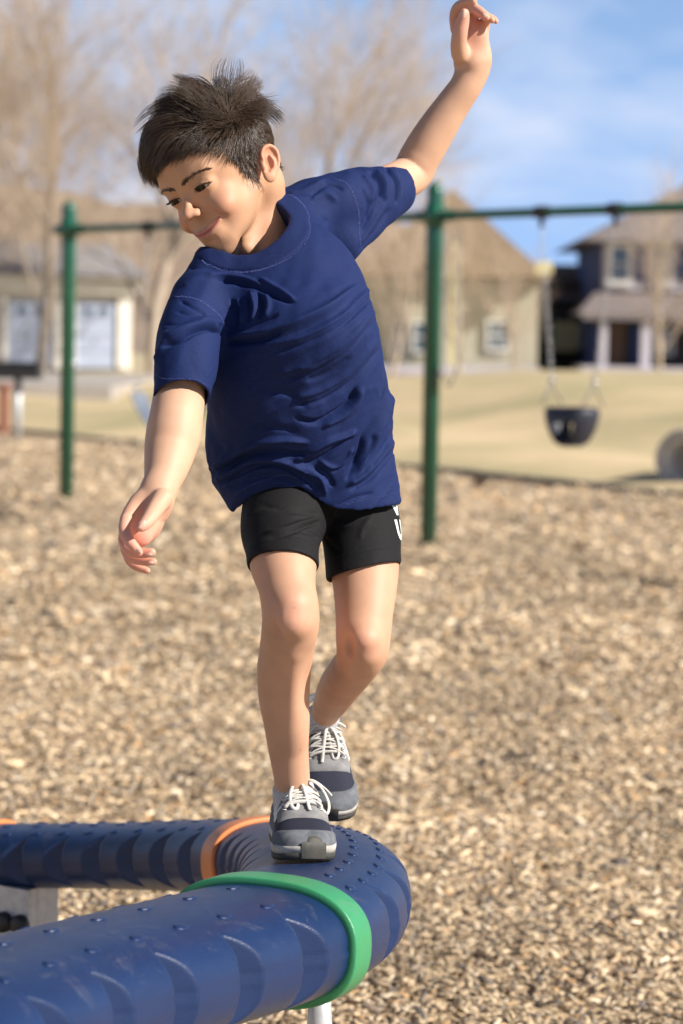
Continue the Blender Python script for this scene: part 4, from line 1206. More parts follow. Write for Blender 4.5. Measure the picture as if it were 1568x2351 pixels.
    # dark lash line and nostrils
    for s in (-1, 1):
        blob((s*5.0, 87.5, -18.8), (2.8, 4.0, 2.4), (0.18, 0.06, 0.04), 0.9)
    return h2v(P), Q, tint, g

head_P, head_Q, head_T, head_G = make_head()

# ---------------- limbs (view space)
def px_chain(L):
    """(px, py, D, r px) -> points and radii in metres"""
    P = np.array([V(a, b, d) for a, b, d, r in L]); R = np.array([r * d / F for a, b, d, r in L])
    return P, R
Zc = (0, 0, 1)
def limb(specs, lo_hi_pad=0.02, h=0.0019, k=0.006, post=None, smooth=3):
    Ps = []
    for sp in specs: 
        P, R = px_chain(sp['c']); Ps.append(P + R.max()); Ps.append(P - R.max())
    A = np.concatenate(Ps)
    g = SDF(A.min(0) - lo_hi_pad, A.max(0) + lo_hi_pad, h)
    for sp in specs:
        P, R = px_chain(sp['c'])
        g.chain(P, R, sp.get('k', k), sp.get('sub', 5), sp.get('m', 'u'), sp.get('sc'))
    if post: post(g)
    P, Q = g.mesh()
    return smooth_mesh(P, Q, smooth, 0.5), Q, g

def lz(pts, D0=None):   # z3 zoom -> px (near hand)
    return [((320 + .2637 * x) / 1.276, (1100 + .2637 * y) / 1.276, d, r * .2067) for x, y, d, r in pts]
def rz(pts):            # z2 zoom -> px (raised hand)
    return [(940.4 + .2067 * x, .2067 * y, d, r * .2067) for x, y, d, r in pts]

arm_low = [
    dict(c=[(430, 760, 3.22, 50), (418, 860, 3.17, 54), (410, 920, 3.15, 60), (405, 955, 3.13, 61.5), (399, 992, 3.12, 63.5), (391, 1030, 3.11, 59.5), (382, 1072, 3.09, 51), (371, 1112, 3.07, 41), (364, 1135, 3.06, 37.5), (362, 1150, 3.055, 36)], k=0, sub=7),
    # palm
    dict(c=lz([(520, 1290, 3.058, 165), (470, 1400, 3.055, 175), (420, 1520, 3.05, 185), (390, 1640, 3.045, 172), (340, 1760, 3.04, 150)]), k=.012, sc=(Zc, 0.62)),
    dict(c=lz([(470, 1560, 3.06, 150), (430, 1700, 3.06, 140), (330, 1800, 3.055, 110)]), k=.010, sc=(Zc, 0.6)),
    # back of the hand, knuckle ridge
    dict(c=lz([(330, 1400, 3.05, 90), (215, 1560, 3.035, 85), (175, 1690, 3.03, 72)]), k=.010),
    # index, middle, ring, little finger
    dict(c=lz([(190, 1600, 3.022, 76), (172, 1720, 3.01, 72), (215, 1830, 3.0, 66), (290, 1920, 2.995, 58), (330, 1968, 2.993, 48)]), k=.0022),
    dict(c=lz([(190, 1700, 3.045, 76), (168, 1840, 3.035, 70), (230, 1945, 3.02, 64), (370, 1975, 3.01, 60), (470, 1965, 3.005, 50)]), k=.002),
    dict(c=lz([(210, 1780, 3.06, 74), (185, 1920, 3.052, 66), (240, 2020, 3.042, 60), (380, 2062, 3.03, 54), (490, 2068, 3.022, 43)]), k=.002),
    dict(c=lz([(250, 1850, 3.075, 66), (205, 1990, 3.07, 56), (250, 2090, 3.062, 50), (340, 2140, 3.055, 46), (425, 2168, 3.05, 38)]), k=.002),
    # thumb
    dict(c=lz([(590, 1370, 3.035, 120), (520, 1470, 3.02, 100), (450, 1580, 3.0, 86), (395, 1650, 2.99, 72), (355, 1690, 2.985, 52)]), k=.0045),
]
arm_up = [
    dict(c=[(800, 450, 3.40, 46), (880, 428, 3.45, 45), (940, 402, 3.5, 47.5), (962, 364, 3.5, 47), (985, 325, 3.495, 46), (1012, 282, 3.49, 43), (1040, 240, 3.485, 39), (1068, 200, 3.48, 36.5), (1084, 168, 3.478, 35.5), (1085, 145, 3.475, 37)], k=0, sub=7),
    dict(c=rz([(690, 690, 3.475, 172), (660, 560, 3.47, 192), (640, 430, 3.465, 180), (650, 330, 3.465, 165)]), k=.012, sc=(Zc, 0.55)),
    dict(c=rz([(800, 640, 3.47, 90), (790, 500, 3.465, 85), (770, 370, 3.46, 85)]), k=.010, sc=(Zc, .8)),
    # index curling over the thumb
    dict(c=rz([(520, 330, 3.485, 68), (500, 190, 3.475, 62), (530, 85, 3.46, 58), (620, 30, 3.445, 54), (705, 8, 3.435, 46)]), k=.003),
    dict(c=rz([(600, 250, 3.48, 66), (620, 120, 3.465, 62), (700, 90, 3.445, 60), (790, 140, 3.43, 58), (850, 190, 3.42, 46)]), k=.0018),
    dict(c=rz([(680, 270, 3.48, 62), (720, 150, 3.468, 58), (790, 150, 3.45, 54), (870, 190, 3.438, 50), (915, 222, 3.43, 40)]), k=.0018),
    dict(c=rz([(790, 330, 3.478, 60), (830, 230, 3.47, 52), (860, 190, 3.46, 46), (920, 205, 3.45, 42), (958, 236, 3.442, 33)]), k=.0018),
    dict(c=rz([(800, 400, 3.47, 75), (835, 300, 3.465, 58), (850, 250, 3.46, 50)]), k=.004),
    # thumb
    dict(c=rz([(560, 600, 3.455, 100), (545, 480, 3.44, 92), (565, 360, 3.43, 82), (590, 240, 3.425, 74), (608, 150, 3.42, 58)]), k=.005),
]
leg_front = [
    dict(c=[(668, 1150, 3.32, 84), (656, 1215, 3.27, 82), (650, 1284, 3.22, 78.5), (658, 1343, 3.19, 66.5), (666, 1395, 3.18, 66), (667, 1430, 3.185, 66), (660, 1478, 3.215, 63), (652, 1538, 3.255, 62), (652, 1598, 3.28, 59), (658, 1658, 3.30, 53), (662, 1718, 3.325, 46.5), (669, 1775, 3.342, 42), (672, 1815, 3.352, 41), (674, 1850, 3.355, 42)], k=0, sub=7),
    dict(c=[(672, 1392, 3.158, 42), (672, 1425, 3.155, 40)], k=.014),       # knee cap
    dict(c=[(668, 1462, 3.175, 20), (664, 1488, 3.182, 20)], k=.012),
    dict(c=[(630, 1440, 3.149, 9), (638, 1464, 3.154, 9)], k=.009, m='s'),
    dict(c=[(668, 1500, 3.195, 22), (664, 1600, 3.245, 22), (668, 1700, 3.305, 20)], k=.014),   # shin bone
    dict(c=[(650, 1530, 3.285, 50), (652, 1600, 3.31, 46)], k=.012),        # calf
]
leg_back = [
    dict(c=[(822, 1160, 3.36, 62), (828, 1220, 3.335, 80), (836, 1290, 3.31, 80), (838, 1350, 3.285, 73), (836, 1410, 3.265, 66), (834, 1460, 3.255, 63), (832, 1492, 3.26, 60), (822, 1520, 3.29, 53), (803, 1545, 3.34, 51), (778, 1580, 3.40, 47), (760, 1612, 3.46, 39.5), (745, 1642, 3.51, 32), (735, 1665, 3.55, 31), (730, 1690, 3.58, 32)], k=0, sub=7),
    dict(c=[(838, 1468, 3.225, 36), (836, 1492, 3.232, 34)], k=.014),
    dict(c=[(800, 1470, 3.2175, 9), (805, 1500, 3.227, 9)], k=.009, m='s'),
    dict(c=[(790, 1555, 3.40, 42), (772, 1590, 3.45, 38)], k=.012),
]
SK = np.array([0.57, 0.345, 0.23])
parts = [(head_P, head_Q, head_T)]
for spec, kind in ((arm_low, 'al'), (arm_up, 'au'), (leg_front, 'lf'), (leg_back, 'lb')):
    P, Q, g = limb(spec, h=0.0018 if kind[0] == 'a' else 0.0025)
    t = np.tile(SK, (len(P), 1)); q = to_px(P)
    def blob2(c, r, col, amt):
        w = (np.exp(-(((q - np.array(c)) / np.array(r))**2).sum(1)) * amt)[:, None]
        t[:] = t * (1 - w) + np.array(col) * w
    red = (0.72, 0.33, 0.25)
    if kind == 'al': blob2((310, 1235), (62, 66), red, 0.85); blob2((330, 1280), (50, 40), (0.75, .30, .22), 0.5)
    if kind == 'au': blob2((1085, 50), (60, 46), red, 0.85)
    if kind[0] == 'l': t *= np.array([0.90, 0.86, 0.83])
    if kind == 'lf':
        blob2((672, 1410), (46, 46), (0.66, 0.33, 0.23), 0.6); blob2((660, 1640), (60, 160), (0.64, 0.37, 0.25), 0.55)
        for c in ((690, 1722), (676, 1395)): blob2(c, (2.4, 2.4), (0.3, 0.08, 0.05), 0.55)
    if kind == 'lb': blob2((838, 1480), (44, 46), (0.66, 0.33, 0.23), 0.6); blob2((790, 1570), (60, 70), (0.60, 0.34, 0.22), 0.5)
    parts.append((P, Q, t))

def join_parts(parts):
    off = 0; Ps = []; Qs = []; Ts = []
    for P, Q, T in parts:
        Ps.append(P); Qs.append(Q + off); Ts.append(T); off += len(P)
    return np.concatenate(Ps), np.concatenate(Qs), np.concatenate(Ts)
# the limbs and the neck end inside the clothes
P, Q, T = join_parts(parts)
body = link('body', np_mesh('body', to_world(P), Q, {'tint': T}), M_SKIN, boy, True)

# nails
M_NAIL = mat('nail', (0.70, 0.42, 0.33), (0.64, 0.37, 0.29), rough=0.3)
def nail(c, ax, nrm, w, l):
    c = np.array(c); ax = np.array(ax, float); ax /= np.linalg.norm(ax); nrm = np.array(nrm, float)
    nrm -= ax * (nrm @ ax); nrm /= np.linalg.norm(nrm); sd = np.cross(ax, nrm)
    vs = []; fs = []
    for i in range(5):
        for j in range(5):
            u, v = (i/2 - 1), (j/2 - 1)
            r = math.sqrt(max(0, 1 - (abs(v) * .94)**3.2)); l2 = l * (1 - .10 * u * u)
            vs.append(to_world(c + sd * u * w * r * .88 + ax * v * l2 * .95 - nrm * (u*u*w*0.42 + (0.0004 if max(abs(u), abs(v)) == 1 else 0))))
    for i in range(4):
        for j in range(4): fs.append((i*5+j, i*5+j+1, (i+1)*5+j+1, (i+1)*5+j))
    MB().add(vs, fs).build('nail', M_NAIL, body, True)
def tz(x, y, d): return V((320 + .2637*x)/1.276, (1100 + .2637*y)/1.276, d)
def uz(x, y, d): return V(940.4 + .2067*x, .2067*y, d)
nail(tz(360, 1648, 2.9475), (-.55, -.72, .2), (-.1, .2, 1), .0052, .0062)
nail(tz(322, 1955, 2.967), (.62, -.62, .1), (-.25, -.3, 1), .0042, .0045)
nail(tz(446, 2000, 2.985), (1, -.05, .1), (0, -.35, 1), .0036, .0042)
nail(tz(462, 2090, 3.003), (1, -.1, .1), (0, -.35, 1), .0034, .0040)
nail(uz(603, 150, 3.3815), (.15, 1, .15), (0, -.1, 1), .0052, .0062)
nail(uz(848, 160, 3.398), (.8, -.55, .2), (.35, .6, 1), .0040, .0045)

# eyes
M_SCL = mat('eye_white', (0.50, 0.45, 0.43), (0.42, 0.37, 0.35), rough=0.12)
M_IRIS = mat('iris', (0.018, 0.009, 0.005), (0.008, 0.004, 0.003), scale=600, rough=0.22, spec=0.3)
for s in (-1, 1):
    c = np.array((s*27.5, 61.5, 15)) * mm
    gaze = np.array((-0.22, 0.90, -0.26)); gaze /= np.linalg.norm(gaze)
    def sph(r, cond, bulge=0):
        n = 28; vs = []; fs = []
        a = np.cross(gaze, (0, 0, 1)); a /= np.linalg.norm(a); b = np.cross(a, gaze)
        lo_, hi_ = cond
        for i in range(n+1):
            th = lo_ + (hi_-lo_) * i/n
            for j in range(n):
                ph = 2*math.pi*j/n
                d = gaze*math.cos(th) + (a*math.cos(ph) + b*math.sin(ph)) * math.sin(th)
                rr = r + (bulge * max(0, 1-(th/hi_)**2) if bulge else 0)
                vs.append(to_world(h2v(c + d*rr)))
        for i in range(n):
            for j in range(n):
                fs.append((i*n+j, i*n+(j+1)%n, (i+1)*n+(j+1)%n, (i+1)*n+j))
        return MB().add(vs, fs)
    eb = sph(0.01175, (0.0, math.pi)).build('eye', M_SCL, body, True)
    ir = sph(0.0119, (0.0, 0.80), 0.0005)
    ir.build('iris', M_IRIS, eb, True)

# ---------------- hair: tapered strands (three sided)
sc_c = np.array([0, -13, 46.0]) * mm; sc_r = np.array([70.5, 91.5, 75.5]) * mm
f_c = np.array([0, 22, 42.0]) * mm; f_r = np.array([60.5, 57.5, 49.5]) * mm
n_c = np.array([0, -50, -20.0]) * mm; n_r = np.array([49, 41, 45.0]) * mm
def scalp_push(P, off):
    """keep points outside the skull by at least off (head coordinates)"""
    for c, r in ((sc_c, sc_r), (f_c, f_r), (n_c, n_r)):
        q = (P - c); rr = r + off[:, None] if np.ndim(off) else r + off
        k = np.sqrt(((q / rr)**2).sum(1)); m = k < 1
        P[m] = (c + q / np.maximum(k, 1e-4)[:, None])[m]
    for _ in range(2):
        s = head_G.sample(P); s = np.where(np.abs(s) > 0.03, 1, s); dfc = (off if np.ndim(off) else np.full(len(P), off)) - s; m = (dfc > 0) & (np.abs(P[:, 0]) < 0.066)
        r = P - sc_c; r /= np.linalg.norm(r, axis=1, keepdims=True)
        P[m] += (r * dfc[:, None])[m]
    return P
_t = rng.normal(size=(60000, 3)); _t /= np.linalg.norm(_t, axis=1, keepdims=True)
_p = h2v(sc_c + _t * sc_r); _n = (_t / sc_r) @ HR.T; _q = to_px(_p)
_e = np.hypot(_q[:, 0] - 533, _q[:, 1] - 262) + np.where((_n * _p).sum(1) > 0, 1e4, 0)
whorl = _t[np.argmin(_e)]
def hair_roots(n):
    d = rng.normal(size=(n * 3, 3)); d /= np.linalg.norm(d, axis=1, keepdims=True)
    phi = np.degrees(np.arctan2(np.abs(d[:, 0]), d[:, 1]))
    zmin = np.interp(phi, [0, 20, 36, 50, 62, 74, 82, 92, 112, 122, 145, 180], [63, 63, 59, 49, 34, -10, -14, 22, 26, 24, -10, -26])
    P = sc_c + d * sc_r
    P = scalp_push(P, 0.0)
    z = P[:, 2] / mm
    ok = z > zmin + rng.normal(size=len(z)) * 1.5
    return P[ok][:n], d[ok][:n]
def grow(n, clumps=360, under=False):
    P, d = hair_roots(n)
    nrm = (P - sc_c) / sc_r**2; nrm /= np.linalg.norm(nrm, axis=1, keepdims=True)
    # clump parameters: nearest clump centre by direction
    cc = rng.normal(size=(clumps, 3)); cc /= np.linalg.norm(cc, axis=1, keepdims=True)
    ci = np.argmax(d @ cc.T, axis=1)
    cdir = rng.normal(size=(clumps, 3)) * 0.30
    clift = rng.normal(size=clumps) * 0.16; clen = 1 + rng.normal(size=clumps) * 0.10
    tv = d - whorl                                         # away from the whorl
    ang = np.degrees(np.arccos(np.clip(d @ whorl, -1, 1)))
    tan = tv - nrm * (tv * nrm).sum(1, keepdims=True); tan /= np.linalg.norm(tan, axis=1, keepdims=True) + 1e-9
    swirl = np.cross(nrm, tan)
    tan = tan + swirl * (0.42 * np.exp(-ang / 45))[:, None]
    # sweep the front towards his right
    front = np.clip((d[:, 1] - 0.1) / 0.6, 0, 1) * np.clip((d[:, 2]) / 0.5, 0, 1)
    tan[:, 0] -= 0.38 * front
    phi = np.degrees(np.arctan2(np.abs(d[:, 0]), d[:, 1]))
    z = P[:, 2] / mm
    top = np.clip((z - 58) / 32, 0, 1)
    side = np.clip((phi - 45) / 25, 0, 1) * (1 - top)
    L = 22 + 49 * top + 10 * front * top
    L = np.where((z < 34) & (phi < 100), 13, L); L = np.where((z < 30) & (phi > 100), 9, L)
    L = np.where((phi < 40) & (z > 58), L * .84 + 2, L)
    if under: L = np.full(len(z), 13.0)
    L *= clen[ci] * (0.75 + 0.35 * rng.random(len(L)))
    lift = 0.08 + 1.0 * np.exp(-((ang - 20) / 26)**2) * (z > 60) + 0.10 * top + clift[ci] * top
    lift *= np.where(front > 0.5, 0.45, 1)
    if under: lift = lift * 0 + 0.03
    K = 5 if under else 7
    out = np.zeros((len(P), K, 3)); p = P + nrm * 0.0004; out[:, 0] = p
    ds = (L * mm / (K - 1))[:, None]
    vdir = tan + nrm * lift[:, None] + cdir[ci] * (0.3 + top[:, None]) + rng.normal(size=P.shape) * 0.09
    fl = np.stack([np.sin(P[:, 1]*95 + 3*np.sin(P[:, 0]*70) + a_) for a_ in (0, 2.1, 4.2)], 1)
    vdir += fl * (0.30 * top)[:, None]
    vdir /= np.linalg.norm(vdir, axis=1, keepdims=True)
    grav_v = np.array([-0.05, -1.0, 0.10])                      # view space down
    gh = grav_v @ HR
    off = (0.0012 + 0.020 * top * rng.random(len(P)) + 0.004 * rng.random(len(P))) * (0.35 if under else 1)
    for k in range(1, K):
        nn = (p - sc_c) / sc_r**2; nn /= np.linalg.norm(nn, axis=1, keepdims=True)
        # follow the curvature of the head, with some gravity at the fringe
        a = (vdir * nn).sum(1, keepdims=True)
        want = lift * (0.85 ** k)
        vdir = vdir + nn * np.clip(want[:, None] * 0.8 - a, -0.4, 0.4) * (0.35 + 0.35 * (1 - np.clip(lift, 0, 1)))[:, None]
        vdir += gh * (0.10 * (1 - np.exp(-((ang - 16) / 30)**2)) + 0.22 * front)[:, None] * (k / K)
        vdir += rng.normal(size=P.shape) * 0.03
        vdir /= np.linalg.norm(vdir, axis=1, keepdims=True)
        p = p + vdir * ds
        p = scalp_push(p, off * min(1, k / 3))
        out[:, k] = p
    # pull towards the clump mean
    for _ in (0,):
        S = np.zeros((clumps, K, 3)); cn = np.bincount(ci, minlength=clumps)
        for k in range(K):
            for ax in range(3): S[:, k, ax] = np.bincount(ci, out[:, k, ax], clumps)
        S /= np.maximum(cn, 1)[:, None, None]
        w = (np.linspace(0, 1, K)**1.4 * 0.66)[None, :, None] * (0.25 + 0.75 * top)[:, None, None]
        out = out * (1 - w) + S[ci] * w
    return out, ci, top
M_HAIR, nt, b = new_mat('hair')
va = nd(nt, 'ShaderNodeVertexColor', layer_name='tint'); nt.links.new(va.outputs['Color'], b.inputs['Base Color'])
b.inputs['Roughness'].default_value = 0.42
b.inputs['Specular IOR Level'].default_value = 0.55
paths, ci, top = grow(11800)
upaths, uci, _u = grow(5000, under=True)
Nn = len(paths)
ccol = 0.7 + 0.6 * rng.random(2000)
hc = np.array([0.060, 0.037, 0.023])[None] * (ccol[ci % 2000] * (0.7 + 0.6 * rng.random(Nn)))[:, None] 
rad = (0.00024 + 0.00014 * rng.random(Nn))
Vv, Ff, Cv = strands_mesh(h2v(paths.reshape(-1, 3)).reshape(paths.shape), rad, colv=hc)
uc = np.array([0.045, 0.031, 0.022])[None] * (0.7 + 0.6 * rng.random((len(upaths), 1)))
Vu, Fu, Cu = strands_mesh(h2v(upaths.reshape(-1, 3)).reshape(upaths.shape), 0.00034 + 0.0001 * rng.random(len(upaths)), colv=uc)
Ff = np.concatenate([Ff, Fu + len(Vv)]); Vv = np.concatenate([Vv, Vu]); Cv = np.concatenate([Cv, Cu])
# scalp cap beneath the strands
n = 60000
d = rng.normal(size=(1, 3))
cap_v = []; cap_f = []
NU, NV = 90, 60
capP = []
for i in range(NU + 1):
    ph = -math.pi + 2 * math.pi * i / NU
    zm = np.interp(abs(math.degrees(ph)), [0, 20, 36, 50, 62, 74, 82, 92, 112, 122, 145, 180], [72, 72, 67, 54, 40, 2, 2, 42, 38, 34, 0, -16]) * mm
    for j in range(NV + 1):
        th = (j / NV) * math.pi * 0.85
        dd = np.array([math.sin(ph) * math.sin(th), math.cos(ph) * math.sin(th), math.cos(th)])
        capP.append(sc_c + dd * sc_r)
capP = scalp_push(np.array(capP), 0.0010)
zz = capP[:, 2].reshape(NU + 1, NV + 1)
for i in range(NU):
    zm = np.interp(abs(-180 + 360 * (i + .5) / NU), [0, 20, 36, 50, 62, 74, 82, 92, 112, 122, 145, 180], [72, 72, 67, 54, 40, 2, 2, 42, 38, 34, 0, -16]) * mm
    for j in range(NV):
        if zz[i:i+2, j:j+2].min() > zm:
            a = i * (NV + 1) + j; cap_f.append((a, a + 1, a + NV + 2, a + NV + 1))
capW = h2v(capP)
allV = np.concatenate([Vv, capW]); allF = np.concatenate([Ff, np.array(cap_f) + len(Vv)])
allC = np.concatenate([Cv, np.tile([0.03, 0.02, 0.015], (len(capW), 1))])
M_SCALP = mat('scalp', (0.03, 0.02, 0.014), rough=1.0, spec=0.0)
hair = link('hair', np_mesh('hair', to_world(allV), allF, {'tint': allC}, np.repeat([0, 1], [len(Ff), len(cap_f)])), [M_HAIR, M_SCALP], boy, True)

# eyebrows and lashes
from mathutils.bvhtree import BVHTree
bv_head = BVHTree.FromPolygons([tuple(v) for v in head_P], [tuple(f) for f in head_Q])
bp_, br_ = [], []
for s in (-1, 1):
    A = np.array([(s*7, 80.5, 27), (s*16, 80, 29), (s*27, 75.5, 31), (s*37, 67.5, 31), (s*45, 60, 28.5)], float)
    Cs = spline(A, None, 8)
    for i in range(230):
        t = rng.random(); j = t * (len(Cs) - 1.01); q0 = Cs[int(j)] * (1 - j % 1) + Cs[int(j) + 1] * (j % 1)
        w = 3.2 * (1 - 0.62 * t) * (0.5 + min(1, t * 6) * 0.5)
        tdir = Cs[min(int(j) + 1, len(Cs) - 1)] - Cs[int(j)]; tdir /= np.linalg.norm(tdir)
        root = q0 + np.array([0, 0, 1]) * rng.normal() * w * 0.55
        dirv = tdir * 1.0 + np.array([0, 0.05, 0.9 * (1 - t) - 0.35 * np.sign(root[2] - q0[2])]) * 0.5
        dirv /= np.linalg.norm(dirv)
        nr = root - np.array([0, 20, 20.0]); nr /= np.linalg.norm(nr)
        o_ = h2v((root + nr * 20) * mm); d_ = h2v(root * mm) - o_; d_ /= np.linalg.norm(d_)
        hit = bv_head.ray_cast(Vector(o_), Vector(d_), 0.05)
        if hit[0] is not None: root = v2h(np.array(hit[0]))[None][0] / mm
        pts = [root + nr * 0.25 + dirv * 1.6 * k + nr * 0.22 * k for k in range(4)]
        bp_.append(pts); br_.append(0.00025)
bb = h2v(np.array(bp_ ).reshape(-1, 3) * mm).reshape(len(bp_), 4, 3)
Vb, Fb, Cb = strands_mesh(bb, np.array(br_), colv=np.tile([0.06, 0.034, 0.021], (len(bb), 1)))
link('eyebrows', np_mesh('eyebrows', to_world(Vb), Fb, {'tint': Cb}), M_HAIR, body, True)
for s in (-1, 1):
    lash = []; lr = []
    for i in range(60):
        x = -12.5 + 26.5 * (i / 59); u = max(0, 1 - (x/14.2)**2)
        z = 12.6 + 3.6*u + 0.05*x - 0.2
        y = 61.5 + math.sqrt(max(1, 13.2**2 - (x)**2 - (z-15)**2)) + 0.2
        root = np.array([s*(27.5 + x), y, z])
        fan = np.array([s*x*0.045, 0.85, -0.30]); 
        ln = 1.6 + 1.0 * (x > 4)
        pts = [root + fan * ln * k / 1.0 + np.array([0, 0, 0.30 * k * k]) for k in (0, .9, 1.8, 2.6)]
        lash.append(pts); lr.append(0.00050)
    for i in range(26):
        x = -10 + 20 * (i / 25); u = max(0, 1 - (x/13)**2); z = 12.2 - 2.9*u + .05*x
        y = 61.5 + math.sqrt(max(1, 12.9**2 - x*x - (z-15)**2))
        root = np.array([s*(27.5 + x), y, z]); pts = [root + np.array([s*x*.04, .7, -.4]) * k * .8 for k in range(4)]
        lash.append(pts); lr.append(0.00018)
    ll = h2v(np.array(lash).reshape(-1, 3) * mm).reshape(len(lash), 4, 3)
    Vb, Fb, Cb = strands_mesh(ll, np.array(lr), colv=np.tile([0.012, 0.008, 0.006], (len(ll), 1)))
    link('eyelashes', np_mesh('eyelashes', to_world(Vb), Fb, {'tint': Cb}), M_HAIR, body, True)['kind'] = 'stuff'
# ================================================================== clothes
def cloth_mat(name, c1, c2, weave=1400.0, rough=0.92, sheen=0.02, strength=0.35):
    m, nt, b = new_mat(name)
    tc = nd(nt, 'ShaderNodeTexCoord')
    n = nd(nt, 'ShaderNodeTexNoise', Scale=420.0, Detail=3)
    r = nd(nt, 'ShaderNodeValToRGB'); r.color_ramp.elements[0].position = .3; r.color_ramp.elements[1].position = .75
    r.color_ramp.elements[0].color = (*c2, 1); r.color_ramp.elements[1].color = (*c1, 1)
    nt.links.new(tc.outputs['Object'], n.inputs['Vector']); nt.links.new(n.outputs['Fac'], r.inputs['Fac'])
    nt.links.new(r.outputs['Color'], b.inputs['Base Color'])
    b.inputs['Roughness'].default_value = rough - .15
    b.inputs['Specular IOR Level'].default_value = 0.2
    b.inputs['Sheen Weight'].default_value = sheen
    b.inputs['Sheen Roughness'].default_value = 0.4
    b.inputs['Sheen Tint'].default_value = (*[min(1, x * 6 + 0.1) for x in c1], 1)
    n2 = nd(nt, 'ShaderNodeTexNoise', Scale=weave, Detail=2)
    n3 = nd(nt, 'ShaderNodeTexNoise', Scale=34.0, Detail=4, Distortion=0.6)
    ad = nd(nt, 'ShaderNodeMath', operation='MULTIPLY_ADD'); ad.inputs[1].default_value = 5.0
    bp = nd(nt, 'ShaderNodeBump', Strength=strength, Distance=0.0007)
    nt.links.new(tc.outputs['Object'], n2.inputs['Vector']); nt.links.new(tc.outputs['Object'], n3.inputs['Vector'])
    nt.links.new(n3.outputs['Fac'], ad.inputs[0]); nt.links.new(n2.outputs['Fac'], ad.inputs[2])
    nt.links.new(ad.outputs[0], bp.inputs['Height']); nt.links.new(bp.outputs['Normal'], b.inputs['Normal'])
    return m
M_SHIRT = cloth_mat('navy_jersey', (0.008, 0.020, 0.094), (0.005, 0.014, 0.068))
M_BAND = cloth_mat('navy_rib', (0.007, 0.018, 0.086), (0.005, 0.013, 0.062), weave=1800, strength=0.5)
M_STITCH = mat('stitching', (0.10, 0.13, 0.36), (0.05, 0.07, 0.24), scale=900, rough=0.8)
M_SHORTS = cloth_mat('black_cotton', (0.010, 0.010, 0.011), (0.006, 0.006, 0.007), sheen=0.05)
M_PRINT = mat('white_print', (0.72, 0.80, 0.76), (0.66, 0.74, 0.70), rough=0.5)

def field_plane(g, pp, nn, X, Y, Z):
    return (X - pp[0]) * nn[0] + (Y - pp[1]) * nn[1] + (Z - pp[2]) * nn[2]

def zz4(x, y): return (329 + .4398 * x, 352.7 + .4398 * y)

